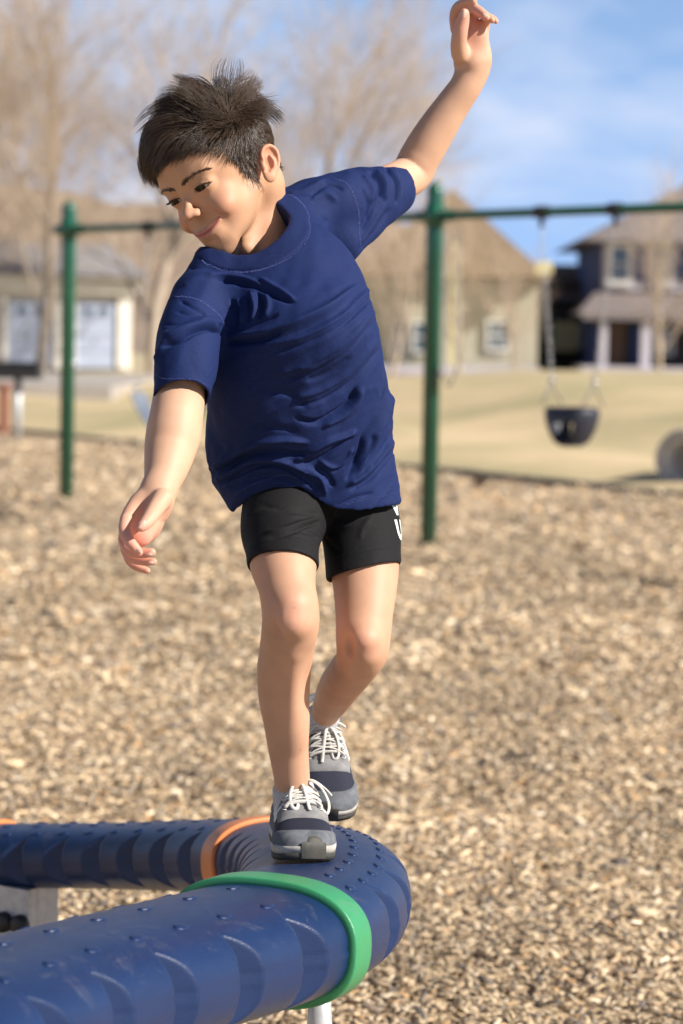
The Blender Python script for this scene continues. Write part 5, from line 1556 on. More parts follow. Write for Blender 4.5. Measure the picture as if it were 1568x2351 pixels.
def make_shirt():
    h = 0.0020
    lo = V(335, 1215, 3.42); hi = V(965, 345, 3.2)
    g = SDF((lo[0] - .02, lo[1], -3.56), (hi[0] + .01, hi[1] + .01, -2.98), h)
    # torso: sections (centre, half width) down the trunk, flattened front to back
    S = [(632, 560, 3.315, 92), (640, 640, 3.295, 158), (652, 700, 3.265, 192), (662, 760, 3.243, 200), (672, 820, 3.245, 203), (680, 890, 3.268, 208), (688, 960, 3.296, 214), (690, 1020, 3.308, 217), (718, 1080, 3.312, 194), (741, 1140, 3.312, 177), (748, 1200, 3.315, 172), (735, 1260, 3.33, 188)]
    P, R = px_chain(S); g.chain(P, R, 0, 6, 'u', (Zc, 0.60))
    # chest fullness and belly
    g.ellipsoid(V(705, 755, 3.185), (0.072, 0.050, 0.040), None, 0.04)
    # shoulders
    P, R = px_chain([(462, 672, 3.225, 56), (510, 625, 3.25, 70), (575, 575, 3.29, 74), (650, 520, 3.335, 76), (720, 480, 3.36, 72), (780, 462, 3.385, 64), (830, 450, 3.41, 58)])
    g.chain(P, R, 0.030, 5, 'u', (Zc, 0.85))
    # low sleeve
    P, R = px_chain([(458, 690, 3.215, 62), (440, 750, 3.19, 70), (430, 800, 3.17, 74), (424, 850, 3.155, 73), (418, 900, 3.14, 66), (414, 960, 3.12, 66)])
    g.chain(P, R, 0.016, 5, 'u')
    # raised sleeve, with cloth hanging under the arm
    P, R = px_chain([(785, 470, 3.38, 66), (830, 458, 3.41, 64), (880, 440, 3.44, 58), (925, 424, 3.47, 52), (965, 410, 3.50, 49)])
    g.chain(P, R, 0.020, 5, 'u')
    P, R = px_chain([(785, 560, 3.36, 46), (830, 520, 3.39, 42), (880, 482, 3.42, 34), (915, 460, 3.44, 24)])
    g.chain(P, R, 0.018, 5, 'u', (Zc, 0.7))
    g.D_outer = g.D.copy()
    X, Y, Z = g.grid()
    inv = F / -Z
    px = 784 + X * inv; py = 1175.5 - Y * inv
    # hem curve
    hx = [480, 535, 560, 600, 640, 665, 690, 715, 745, 780, 830, 880, 925, 970]
    hy = [1180, 1174, 1156, 1137, 1124, 1119, 1121, 1138, 1160, 1172, 1173, 1166, 1155, 1150]
    hem = np.interp(px, hx, hy)
    hem_d = (py - hem) * (-Z) / F                                    # >0 below the hem
    # low sleeve end: plane through the cuff
    c1 = V(415, 918, 3.14)
    n1 = V(412, 1010, 3.105) - V(424, 860, 3.155); n1 /= np.linalg.norm(n1)
    n1 = n1 + np.array([0.12, 0, 0.10]); n1 /= np.linalg.norm(n1)
    s1 = field_plane(g, c1, n1, X, Y, Z)
    near1 = (np.sqrt((X - c1[0])**2 + (Y - c1[1])**2 + (Z - c1[2])**2) < 0.085) & (px < 492)
    c2 = V(915, 427, 3.46)
    n2 = V(965, 410, 3.50) - V(880, 440, 3.44); n2 /= np.linalg.norm(n2); n2 = n2 + np.array([0.22, 0.02, -0.25]); n2 /= np.linalg.norm(n2)
    s2 = field_plane(g, c2, n2, X, Y, Z)
    near2 = (px > 860)
    cut = hem_d
    cut = np.maximum(cut, np.where(near1, s1, -1.0)); cut = np.maximum(cut, np.where(near2, s2, -1.0))
    outer = g.D
    full = np.maximum(outer, cut)
    # neck hole: along the neck axis
    NC = V(570, 548, 3.268)
    na = np.array([-0.42, 0.86, 0.34]); na /= np.linalg.norm(na)
    side = np.array([0.90, 0.43, -0.02]); side -= na * (side @ na); side /= np.linalg.norm(side)
    fr = np.cross(side, na)
    q = [X - NC[0], Y - NC[1], Z - NC[2]]
    a = sum(q[i] * side[i] for i in range(3)); bq = sum(q[i] * fr[i] for i in range(3)); cq = sum(q[i] * na[i] for i in range(3))
    hole = np.sqrt((a / 0.0615)**2 + (bq / 0.062)**2)
    hole_d = (hole - 1) * 0.054
    hole_d = np.maximum(hole_d, -(cq + 0.060))
    # hollow inside near the openings (cloth 3.5 mm thick)
    inner = outer + 0.0038
    depth = np.maximum.reduce([hem_d + 0.055, np.where(near1, s1 + 0.035, -1.0), np.where(near2, s2 + 0.03, -1.0)])
    hollow = np.maximum(inner, -depth)
    g.D = np.maximum(full, -hollow).astype(np.float32)
    g.D = np.maximum(g.D, -hole_d).astype(np.float32)
    P, Q = g.mesh()
    P = smooth_mesh(P, Q, 3, 0.5)
    # even out the cut edges: extra smoothing close to the neck hole and the hems
    qq = P - NC; rh = np.abs((np.sqrt(((qq @ side) / 0.0615)**2 + ((qq @ fr) / 0.062)**2) - 1) * 0.061)
    pq = to_px(P); hd = np.abs((pq[:, 1] - np.interp(pq[:, 0], hx, hy)) * 3.3 / F)
    we = np.clip(1.2 - np.minimum(np.where((qq @ na) > -0.065, rh, 1), hd) / 0.006, 0, 1)[:, None]
    P = P * (1 - we) + smooth_mesh(P, Q, 9, 0.5) * we
    N = vnormals(P, Q)
    px_ = to_px(P)
    # distances used to keep folds off the openings
    facing = -(N * (P / np.linalg.norm(P, axis=1, keepdims=True))).sum(1)
    wv = np.clip((facing + 0.35) / 0.5, 0, 1)
    frame = (NC, na, side, fr)
    return P, Q, N, px_, wv, g, frame, (c1, n1, c2, n2)

P_s, Q_s, N_s, px_s, wv_s, g_s, NF, CF = make_shirt()

# creases, traced as centre lines (z4 units), width and height (mm); positive = ridge
folds = [
    # low sleeve
    ([(112, 1012), (200, 978), (262, 936), (345, 918), (412, 946)], 13, -6.0), ([(120, 965), (215, 915), (330, 872), (415, 892)], 26, 4.5),
    ([(190, 770), (240, 800), (330, 850), (400, 905)], 12, -2.2), ([(175, 830), (260, 850), (330, 840)], 12, -1.6), ([(120, 900), (200, 900), (300, 880)], 10, -1.5),
    ([(60, 1080), (110, 990), (130, 930)], 14, 2.0),
    # seam pucker and chest folds
    ([(330, 640), (430, 632), (540, 655), (620, 690)], 16, 3.4), ([(400, 668), (500, 672), (600, 700), (690, 748), (782, 778)], 17, -4.6), ([(610, 650), (700, 700), (790, 765)], 14, 3.0),
    ([(590, 720), (618, 790), (600, 860)], 14, -4.2), ([(560, 720), (585, 800), (570, 870)], 10, 2.6), ([(540, 740), (555, 810), (545, 880)], 11, -3.4), ([(490, 760), (520, 830), (510, 890)], 12, 2.6),
    ([(455, 760), (480, 840), (478, 900)], 11, -3.2), ([(640, 720), (655, 790), (640, 850)], 16, 2.6), ([(700, 840), (640, 870), (575, 890)], 10, -2.6),
    # tension line under the chest
    ([(425, 950), (520, 945), (640, 925), (760, 885), (880, 840), (1000, 775), (1110, 690)], 24, 4.6), ([(430, 990), (540, 985), (650, 965), (720, 925)], 20, -5.0),
    ([(760, 960), (880, 905), (1000, 850), (1110, 780)], 26, -1.6), ([(820, 1010), (960, 950), (1100, 860), (1170, 790)], 20, 1.6),
    ([(800, 1120), (920, 1100), (1060, 1010), (1150, 900)], 26, 2.0), ([(850, 1180), (960, 1150), (1080, 1060)], 20, -2.0),
    ([(1185, 700), (1030, 850), (840, 950), (640, 1005)], 17, 2.6), ([(1190, 745), (1040, 895), (850, 990), (680, 1035)], 14, -2.4),
    ([(1195, 830), (1050, 985), (870, 1090), (690, 1150)], 18, 2.4), ([(1200, 875), (1060, 1030), (890, 1130), (740, 1185)], 14, -2.2),
    ([(1215, 970), (1090, 1130), (930, 1235), (770, 1280)], 18, 2.4), ([(1225, 1015), (1100, 1175), (950, 1275), (800, 1320)], 14, -2.4),
    # right flank
    ([(1262, 1235), (1240, 1320), (1200, 1400), (1150, 1480), (1130, 1560), (1062, 1690)], 17, -6.5), ([(1290, 1250), (1275, 1350), (1230, 1450), (1180, 1550), (1120, 1660)], 20, 4.8),
    ([(1110, 1225), (1065, 1310), (980, 1365), (900, 1398), (800, 1378)], 17, -5.2), ([(1140, 1225), (1110, 1310), (1040, 1375), (940, 1420)], 20, 3.6), 
    
    # lower folds
    ([(350, 1642), (440, 1592), (540, 1530), (640, 1495), (760, 1488), (850, 1502)], 19, 5.2), ([(372, 1672), (470, 1622), (560, 1575), (680, 1555), (790, 1572), (880, 1560)], 15, -4.6),
    ([(790, 1600), (860, 1560), (960, 1500), (1060, 1470), (1105, 1445)], 15, 4.2), ([(830, 1625), (930, 1590), (1030, 1520), (1090, 1480)], 13, -4.0),
    ([(372, 1705), (470, 1655), (570, 1600), (700, 1592), (800, 1630), (900, 1690)], 18, 4.8), ([(400, 1725), (500, 1675), (610, 1632), (740, 1645), (840, 1700), (920, 1765)], 14, -4.6),
    ([(780, 1610), (860, 1640), (930, 1700), (955, 1780)], 16, 4.2), ([(900, 1640), (960, 1690), (990, 1740)], 14, -4.0), ([(920, 1600), (1000, 1640), (1060, 1600), (1090, 1540)], 14, 3.0), ([(990, 1660), (1050, 1630), (1100, 1560)], 12, -3.2),
    ([(1070, 1720), (1140, 1680), (1220, 1600), (1300, 1510)], 20, 4.4), ([(1085, 1755), (1180, 1700), (1270, 1610), (1330, 1540)], 15, -3.6), ([(1100, 1640), (1170, 1560), (1200, 1470)], 14, -3.0),
    ([(560, 1440), (680, 1430), (800, 1450)], 18, -2.2), ([(640, 1240), (760, 1260), (850, 1330)], 22, -2.0), ([(1000, 1845), (1100, 1800), (1200, 1775)], 12, -2.0), ([(1180, 1640), (1260, 1540), (1310, 1440)], 12, -2.2),
    ([(1290, 1360), (1310, 1450), (1300, 1500)], 14, -3.0), ([(440, 1760), (560, 1700), (700, 1690), (800, 1730)], 22, -2.6),
    # raised sleeve
    ([(1180, 95), (1232, 150), (1238, 230)], 14, -4.2), ([(1215, 85), (1268, 150), (1262, 240)], 14, 3.4), ([(1262, 75), (1320, 150), (1318, 255)], 11, -4.4), ([(1150, 110), (1200, 180), (1195, 260)], 14, 2.6),
    ([(1135, 400), (1180, 320), (1215, 230)], 12, -2.6), ([(1140, 500), (1200, 410), (1290, 290)], 16, -2.2), ([(1130, 470), (1200, 350), (1260, 260)], 16, 2.6), ([(1145, 180), (1170, 260), (1165, 340)], 11, -2.2),
    # yoke
    ([(880, 240), (950, 205), (1010, 245)], 18, 2.2), ([(880, 290), (920, 330), (960, 360)], 14, -2.0), ([(760, 205), (840, 185), (950, 130)], 16, 1.8), ([(880, 215), (960, 165), (1040, 190)], 10, -2.0),
    ([(200, 690), (290, 640), (360, 628)], 15, 1.6), ([(240, 600), (330, 600), (470, 625)], 12, -1.2),
]
disp = np.zeros(len(P_s))
for pts, w, amp in folds:
    pts = np.array([zz4(*p) for p in pts]); w_ = w * .4398
    m = (px_s[:, 0] > pts[:, 0].min() - 4*w_) & (px_s[:, 0] < pts[:, 0].max() + 4*w_) & (px_s[:, 1] > pts[:, 1].min() - 4*w_) & (px_s[:, 1] < pts[:, 1].max() + 4*w_)
    I = np.nonzero(m)[0]
    sp = spline(pts, None, 4)
    d, sd, t = seg_dist(px_s[I], sp)
    end = np.clip(np.sin(np.pi * (0.04 + 0.92 * t)) * 2.2, 0, 1)
    width = w_ * 0.84 * (0.75 + 0.35 * np.sin(np.pi * t))
    k = np.where(sd > 0, 0.72, 1.15) if amp < 0 else np.where(sd > 0, 1.2, 0.8)
    disp[I] += amp * 1.55 * mm * np.exp(-(d / (width * k))**2) * end
# loose-cloth noise away from the traced creases
from mathutils import noise as mnoise
lowf = np.array([mnoise.noise(Vector((p[0]*16, p[1]*11 + p[0]*9, p[2]*16))) for p in P_s]) * 0.0030
lowf += np.array([mnoise.noise(Vector((p[0]*45 + 7, p[1]*26 - p[0]*22, p[2]*40))) for p in P_s]) * 0.0018
# fine diagonal stretch creases, strongest low on the body
for fi, (ca_, cb_, fu, fv, am) in enumerate([(0.80, 0.60, 7, 50, 1.7), (0.90, 0.43, 9, 75, 1.2), (0.55, -0.83, 10, 70, 0.5)]):
    u = P_s[:, 0]*ca_ + P_s[:, 1]*cb_; v = -P_s[:, 0]*cb_ + P_s[:, 1]*ca_
    r_ = np.array([1 - abs(mnoise.noise(Vector((a*fu + 3*fi, b*fv, c*26)))) * 3.0 for a, b, c in zip(u, v, P_s[:, 2])])
    mk = np.array([mnoise.noise(Vector((p[0]*9 + fi, p[1]*9, 4.0 + p[2]*5))) for p in P_s])
    low = np.clip((px_s[:, 1] - 560) / 420, 0.15, 1)
    lowf += np.clip(r_, 0, 1)**1.5 * np.clip(mk*2.2 + .35, 0, 1) * low * am * mm
X1 = P_s - CF[0]; s1 = X1 @ CF[1]; X2 = P_s - CF[2]; s2 = X2 @ CF[3]
openw = np.clip(np.minimum(np.abs(s1) + (np.linalg.norm(X1, axis=1) > .07), np.abs(s2) + (px_s[:, 0] < 850)) / 0.018, 0.15, 1)
# traced folds act on the outside only (inside faces of the hollow hem stay put)
din = np.abs(SDF.sample(type('o', (), {'lo': g_s.lo, 'h': g_s.h, 'n': g_s.n, 'D': g_s.D_outer})(), P_s))
outside = np.clip(1.5 - din / 0.002, 0, 1)
P_s = P_s + N_s * ((disp * wv_s + lowf * openw) * outside)[:, None]
P_s = smooth_mesh(P_s, Q_s, 1, 0.4)
_q = P_s - NF[0]; _rh = np.abs((np.sqrt(((_q @ NF[2]) / 0.0615)**2 + ((_q @ NF[3]) / 0.062)**2) - 1) * 0.061)
_w = np.clip(1.3 - np.where((_q @ NF[1]) > -0.07, _rh, 1) / 0.006, 0, 1)[:, None]
P_s = P_s * (1 - _w) + smooth_mesh(P_s, Q_s, 14, 0.5) * _w
N_s = vnormals(P_s, Q_s)

# split: collar band and body of the shirt
NC, na, side_v, fr_v = NF
q = P_s - NC
rad_h = np.sqrt(((q @ side_v) / 0.0625)**2 + ((q @ fr_v) / 0.050)**2)
ringd = (rad_h - 1) * 0.056
seam_px = spline(np.array([zz4(*p) for p in [(725, 205), (790, 222), (842, 275), (866, 350), (858, 425), (815, 490), (745, 545), (650, 588), (545, 610), (440, 606), (355, 578), (292, 545)]]), None, 6)
poly = np.concatenate([seam_px, np.array([zz4(*p) for p in [(230, 480), (260, 300), (450, 150), (700, 150)]])])
def in_poly(pt, pl):
    ins = np.zeros(len(pt), bool); j = len(pl) - 1
    for i in range(len(pl)):
        xi, yi = pl[i]; xj, yj = pl[j]; c = ((yi > pt[:, 1]) != (yj > pt[:, 1])) & (pt[:, 0] < (xj - xi) * (pt[:, 1] - yi) / (yj - yi + 1e-12) + xi)
        ins ^= c; j = i
    return ins
is_band_v = in_poly(px_s, poly) & (np.linalg.norm(q, axis=1) < 0.14)
seam_d = seg_dist(px_s, seam_px)[0] * 3.25 / F
# raise the band slightly, stitched groove at its edge
lift = np.where(is_band_v, 0.0009, 0) - 0.0009 * np.exp(-(seam_d / 0.0016)**2) * wv_s
P_s = P_s + N_s * lift[:, None]
fb = is_band_v[Q_s].all(1)
shirt = link('t_shirt', np_mesh('t_shirt', to_world(P_s), Q_s[~fb]), M_SHIRT, boy, True)
collar = link('collar', np_mesh('collar', to_world(P_s), Q_s[fb]), M_BAND, shirt, True)
# remove loose vertices
for o in (shirt, collar):
    bm = bmesh.new(); bm.from_mesh(o.data)
    bmesh.ops.delete(bm, geom=[v for v in bm.verts if not v.link_faces], context='VERTS')
    bm.to_mesh(o.data); bm.free()

# stitching: short thread bars laid on the surface along px paths
from mathutils.kdtree import KDTree
vis = np.nonzero(wv_s > 0.6)[0]
kd = KDTree(len(vis))
for i, v in enumerate(vis): kd.insert((px_s[v, 0], px_s[v, 1], 0), i)
kd.balance()
def on_cloth(px, py):
    best = None
    for co, i, d in kd.find_n((px, py, 0), 6):
        v = vis[i]
        if best is None or P_s[v, 2] > P_s[best, 2]: best = v
    return P_s[best], N_s[best]
def stitches(name, path, step=3.2, length=0.0028, rows=1, zig=0.0, w=0.00034, lift=0.0004):
    sp = spline(np.array([zz4(*p) for p in path]), None, 10)
    seg = np.linalg.norm(np.diff(sp, axis=0), axis=1); cum = np.concatenate([[0], np.cumsum(seg)])
    m = MB(); n = int(cum[-1] / step)
    for i in range(n):
        s = (i + .5) * step; x = np.interp(s, cum, sp[:, 0]); y = np.interp(s, cum, sp[:, 1])
        x2 = np.interp(s + 1, cum, sp[:, 0]); y2 = np.interp(s + 1, cum, sp[:, 1])
        p, nn = on_cloth(x, y); t = V(x2, y2, -p[2]) - V(x, y, -p[2]); t /= np.linalg.norm(t)
        b_ = np.cross(nn, t); b_ /= np.linalg.norm(b_)
        d = (t * math.cos(zig) + b_ * math.sin(zig)) if zig == 0 else (b_ + t * (0.45 if i % 2 else -0.45))
        d /= np.linalg.norm(d)
        base = p + nn * lift; ln = length * (0.9 if zig == 0 else 0.8)
        a = base - d * ln / 2; c = base + d * ln / 2
        m.tube([to_world(a), to_world(base + nn * 0.0003), to_world(c)], w, 4)
    o = m.build(name, M_STITCH, shirt, False); o['kind'] = 'stuff'; return o
stitches('collar_stitching', [(755, 212), (800, 228), (848, 280), (871, 350), (863, 428), (818, 496), (747, 551), (650, 594), (545, 616), (440, 612), (355, 584), (300, 552)], 1.7, 0.0026, zig=1, w=.00026)
stitches('sleeve_seam', [(165, 748), (230, 745), (300, 765), (360, 805), (410, 855), (435, 915)], 2.0, 0.0025, zig=1, w=.00026)
stitches('sleeve_seam', [(1000, 122), (1060, 150), (1100, 205), (1122, 280), (1130, 370), (1132, 480)], 2.0, 0.0025, zig=1, w=.00026)
stitches('hem_stitching', [(60, 1150), (110, 1175), (200, 1172), (290, 1185), (345, 1225)], 3.0, 0.0018, w=.00022)
stitches('hem_stitching', [(1312, 62), (1340, 130), (1348, 200), (1338, 270)], 3.0, 0.0018, w=.00022)
stitches('hem_stitching', [(450, 1800), (600, 1715), (740, 1680), (800, 1700)], 3.2, 0.0018, w=.00018)
stitches('hem_stitching', [(1050, 1830), (1200, 1800), (1330, 1768)], 3.2, 0.0018, w=.00020)

# ---------------- shorts
def make_shorts():
    lo = V(500, 1350, 3.5); hi = V(980, 1080, 3.1)
    g = SDF((lo[0], lo[1], -3.50), (hi[0], hi[1], -3.08), 0.0021)
    X, Y, Z = g.grid()
    def leg(cs, cp, nn, thick=0.0052):
        t = SDF.__new__(SDF); t.lo, t.h, t.n = g.lo, g.h, g.n; t.D = np.full(tuple(g.n), 1.0, np.float32)
        P, R = px_chain(cs); t.chain(P, R, 0, 6)
        nn = np.array(nn, float); nn /= np.linalg.norm(nn)
        pl = field_plane(t, cp, nn, X, Y, Z)
        full = np.maximum(t.D, pl); hollow = np.maximum(t.D + thick, -(pl + 0.03))
        return np.maximum(full, -hollow), t.D, pl
    a, ra, pa = leg([(668, 1120, 3.33, 108), (660, 1165, 3.30, 104), (647, 1215, 3.265, 95), (648, 1265, 3.23, 84), (652, 1340, 3.19, 84)], V(651, 1252, 3.152), (-0.02, -0.90, 0.46))
    b, rb, pb = leg([(798, 1120, 3.35, 96), (814, 1170, 3.345, 99), (828, 1220, 3.33, 92), (833, 1280, 3.31, 88), (838, 1360, 3.28, 88)], V(835, 1298, 3.225), (0.235, -0.93, 0.16))
    k = 0.006
    h = np.clip(0.5 + 0.5 * (b - a) / k, 0, 1)
    D = b * (1 - h) + a * h - k * h * (1 - h)
    g.D = D.astype(np.float32)
    # seat
    g.ellipsoid(V(738, 1125, 3.34), (0.100, 0.045, 0.070), None, 0.012)
    P, Q = g.mesh(); P = smooth_mesh(P, Q, 3, .5)
    we = np.clip(1.3 - np.minimum(np.abs((P - V(651, 1252, 3.152)) @ (np.array([-.02, -.9, .46]) / 1.011)), np.abs((P - V(835, 1298, 3.225)) @ (np.array([.235, -.93, .16]) / .973))) / 0.007, 0, 1)[:, None]
    P = P * (1 - we) + smooth_mesh(P, Q, 12, .5) * we
    N = vnormals(P, Q); q = to_px(P)
    d_ = np.zeros(len(P))
    def z5(x, y): return ((650 + 0.3827 * x) / 1.276, (1350 + .3827 * y) / 1.276)
    for pts, w, amp in [([(330, 550), (480, 520), (620, 470), (760, 420)], 16, 3.4), ([(360, 590), (500, 560), (640, 505), (750, 465)], 13, -3.2), ([(300, 340), (480, 380), (640, 400), (740, 410)], 22, -2.2),
                        ([(560, 440), (660, 440), (760, 425)], 14, -2.0), ([(180, 440), (260, 400), (420, 360)], 20, 1.5), ([(200, 690), (300, 640), (480, 585), (620, 590), (730, 660)], 5, -0.9), ([(600, 540), (690, 560), (745, 600)], 13, -2.0),
                        ([(850, 780), (1000, 715), (1180, 670), (1350, 650)], 5, -0.9), ([(800, 450), (950, 500), (1150, 480)], 30, 1.8), ([(760, 560), (840, 650), (900, 700)], 22, -1.8), ([(1150, 420), (1080, 520), (1060, 600)], 22, 1.5)]:
        pts = np.array([z5(*p) for p in pts]); w_ = w * .30
        d, sd, t = seg_dist(q, spline(pts, None, 4)); I = d < 4 * w_
        end = np.clip(np.sin(np.pi * (0.04 + 0.92 * t)) * 2, 0, 1)
        d_[I] += (amp * mm * np.exp(-(d / w_)**2) * end)[I]
    face = np.clip(-(N * P).sum(1) / np.linalg.norm(P, axis=1) * 2 + .3, 0, 1)
    P = P + N * (d_ * face)[:, None]
    return P, Q, N, q
P_h, Q_h, N_h, px_h = make_shorts()
shorts = link('shorts', np_mesh('shorts', to_world(P_h), Q_h), M_SHORTS, boy, True)
# white print on the outside of the leg, following the cloth: a slab cut to the letter shapes
vis_h = np.nonzero((-(N_h * P_h).sum(1)) / np.linalg.norm(P_h, axis=1) > -0.2)[0]
def bvh_from(P, Q):
    from mathutils.bvhtree import BVHTree
    return BVHTree.FromPolygons([tuple(v) for v in P], [tuple(f) for f in Q])
bv_h = bvh_from(P_h, Q_h)
def print_patch(name, polys, parent, bv, centre, adir, udir, nrm, m):
    """flat letters (2D polygons, metres) pressed onto the cloth along nrm"""
    mb = MB()
    for poly in polys:
        bm = bmesh.new(); vs = [bm.verts.new((x, y, 0)) for x, y in poly]; bm.faces.new(vs)
        bmesh.ops.triangulate(bm, faces=bm.faces[:])
        for _ in range(3): bmesh.ops.subdivide_edges(bm, edges=[e for e in bm.edges if e.calc_length() > 0.003], cuts=1, use_grid_fill=False)
        bmesh.ops.triangulate(bm, faces=bm.faces[:])
        bm.verts.index_update(); out = []
        for v in bm.verts:
            p = centre + adir * v.co.x + udir * v.co.y + nrm * 0.05
            hit = bv.ray_cast(Vector(p), Vector(-nrm), 0.12)
            w = np.array(hit[0]) + nrm * 0.0007 if hit[0] is not None else p - nrm * .05
            out.append(to_world(w))
        mb.add(out, [tuple(v.index for v in f.verts) for f in bm.faces]); bm.free()
    return mb.build(name, m, parent, False)
n_out = np.array([0.965, 0.05, 0.26]); n_out /= np.linalg.norm(n_out)
u_up = np.array([0.0, 1.0, 0.0]); u_up -= n_out * (u_up @ n_out); u_up /= np.linalg.norm(u_up)
a_rt = np.cross(u_up, n_out)
cU = V(911, 1214, 3.315)
def arc(cx, cy, r0, r1, a0, a1, n=10):
    o = [(cx + r0*math.cos(math.radians(a0+(a1-a0)*i/n)), cy + r0*math.sin(math.radians(a0+(a1-a0)*i/n))) for i in range(n+1)]
    i_ = [(cx + r1*math.cos(math.radians(a1-(a1-a0)*i/n)), cy + r1*math.sin(math.radians(a1-(a1-a0)*i/n))) for i in range(n+1)]
    return o + i_
U = [[(-.013, .0125), (-.0055, .0125), (-.0055, -.003), (-.013, -.003)], arc(0, -.003, .013, .0055, 180, 360), [(.0055, .0125), (.013, .0125), (.013, -.003), (.0055, -.003)]]
print_patch('leg_print', U, shorts, bv_h, cU, a_rt, u_up, n_out, M_PRINT)
cT = V(912, 1166, 3.315)
print_patch('leg_print', [[(-.012, .012), (-.004, .012), (.006, -.010), (-.001, -.010)], [(.008, .012), (.016, .012), (.006, -.010), (.0005, -.004)]], shorts, bv_h, cT, a_rt, u_up, n_out, M_PRINT)
# ================================================================== shoes and socks
M_SUEDE = mat('grey_suede', (0.145, 0.155, 0.175), (0.075, 0.083, 0.095), scale=70, rough=0.95, bump=0.5, bscale=700, bdist=0.001, contrast=(.3, .68))
M_SUEDE2 = mat('pale_suede', (0.24, 0.24, 0.24), (0.15, 0.15, 0.155), scale=60, rough=0.95, bump=0.4, bscale=700, bdist=0.001)
M_MESHF = mat('navy_mesh', (0.010, 0.014, 0.036), (0.005, 0.007, 0.018), scale=650, rough=0.8, bump=0.6, bscale=900, bdist=0.001)
M_LACE = mat('lace', (0.62, 0.60, 0.56), (0.47, 0.46, 0.43), scale=500, rough=0.9, bump=0.4, bscale=1500, bdist=0.0006)
M_MID = mat('white_midsole', (0.50, 0.48, 0.44), (0.30, 0.28, 0.25), scale=40, rough=0.6)
M_OUT = mat('dark_outsole', (0.045, 0.045, 0.040), (0.025, 0.025, 0.022), scale=60, rough=0.7)
M_BUMP = mat('toe_rubber', (0.060, 0.058, 0.048), (0.035, 0.035, 0.03), scale=60, rough=0.65, bump=.3, bscale=400, bdist=.001)
M_WHITE = mat('white_leather', (0.72, 0.72, 0.70), (0.60, 0.60, 0.58), scale=80, rough=0.5)
M_SOCK = mat('grey_sock', (0.56, 0.56, 0.57), (0.38, 0.38, 0.40), scale=420, rough=0.95, bump=0.8, bscale=800, bdist=0.001)
M_GRN = mat('green_print', (0.02, 0.13, 0.08), rough=0.6)
yw = [0, .004, .012, .03, .06, .09, .12, .15, .168, .182, .192, .198, .2005]
ww = [.004, .014, .023, .0295, .031, .0325, .0375, .0405, .0385, .0325, .0235, .012, .002]
yh = [0, .006, .02, .05, .075, .088, .105, .125, .145, .165, .18, .192, .2005]
hh = [.040, .058, .066, .064, .070, .073, .068, .057, .048, .0425, .038, .032, .022]
Z0 = .018
def S_pt(y, th, off=0.0, side=1):
    w = np.interp(y, yw, ww); h = np.interp(y, yh, hh)
    c, s_ = math.cos(th), math.sin(th)
    x = w * math.copysign(abs(c)**0.72, c); z = Z0 - .004 + (h - Z0 + .004) * abs(s_)**0.85
    x += 0.004 * side * (1 - (y / .1 - 1)**2) * 0.6 + (0.006 * side * max(0, (y - .12) / .08)**2 * -1)
    # outward direction
    n = Vector((c * h * 1.0, (1.4 if y > .18 else (-1.2 if y < .015 else 0.15 if y > .1 else 0)) * w * abs(1), s_ * w * 1.6)); n.normalize()
    return Vector((x, y, z)) + n * off
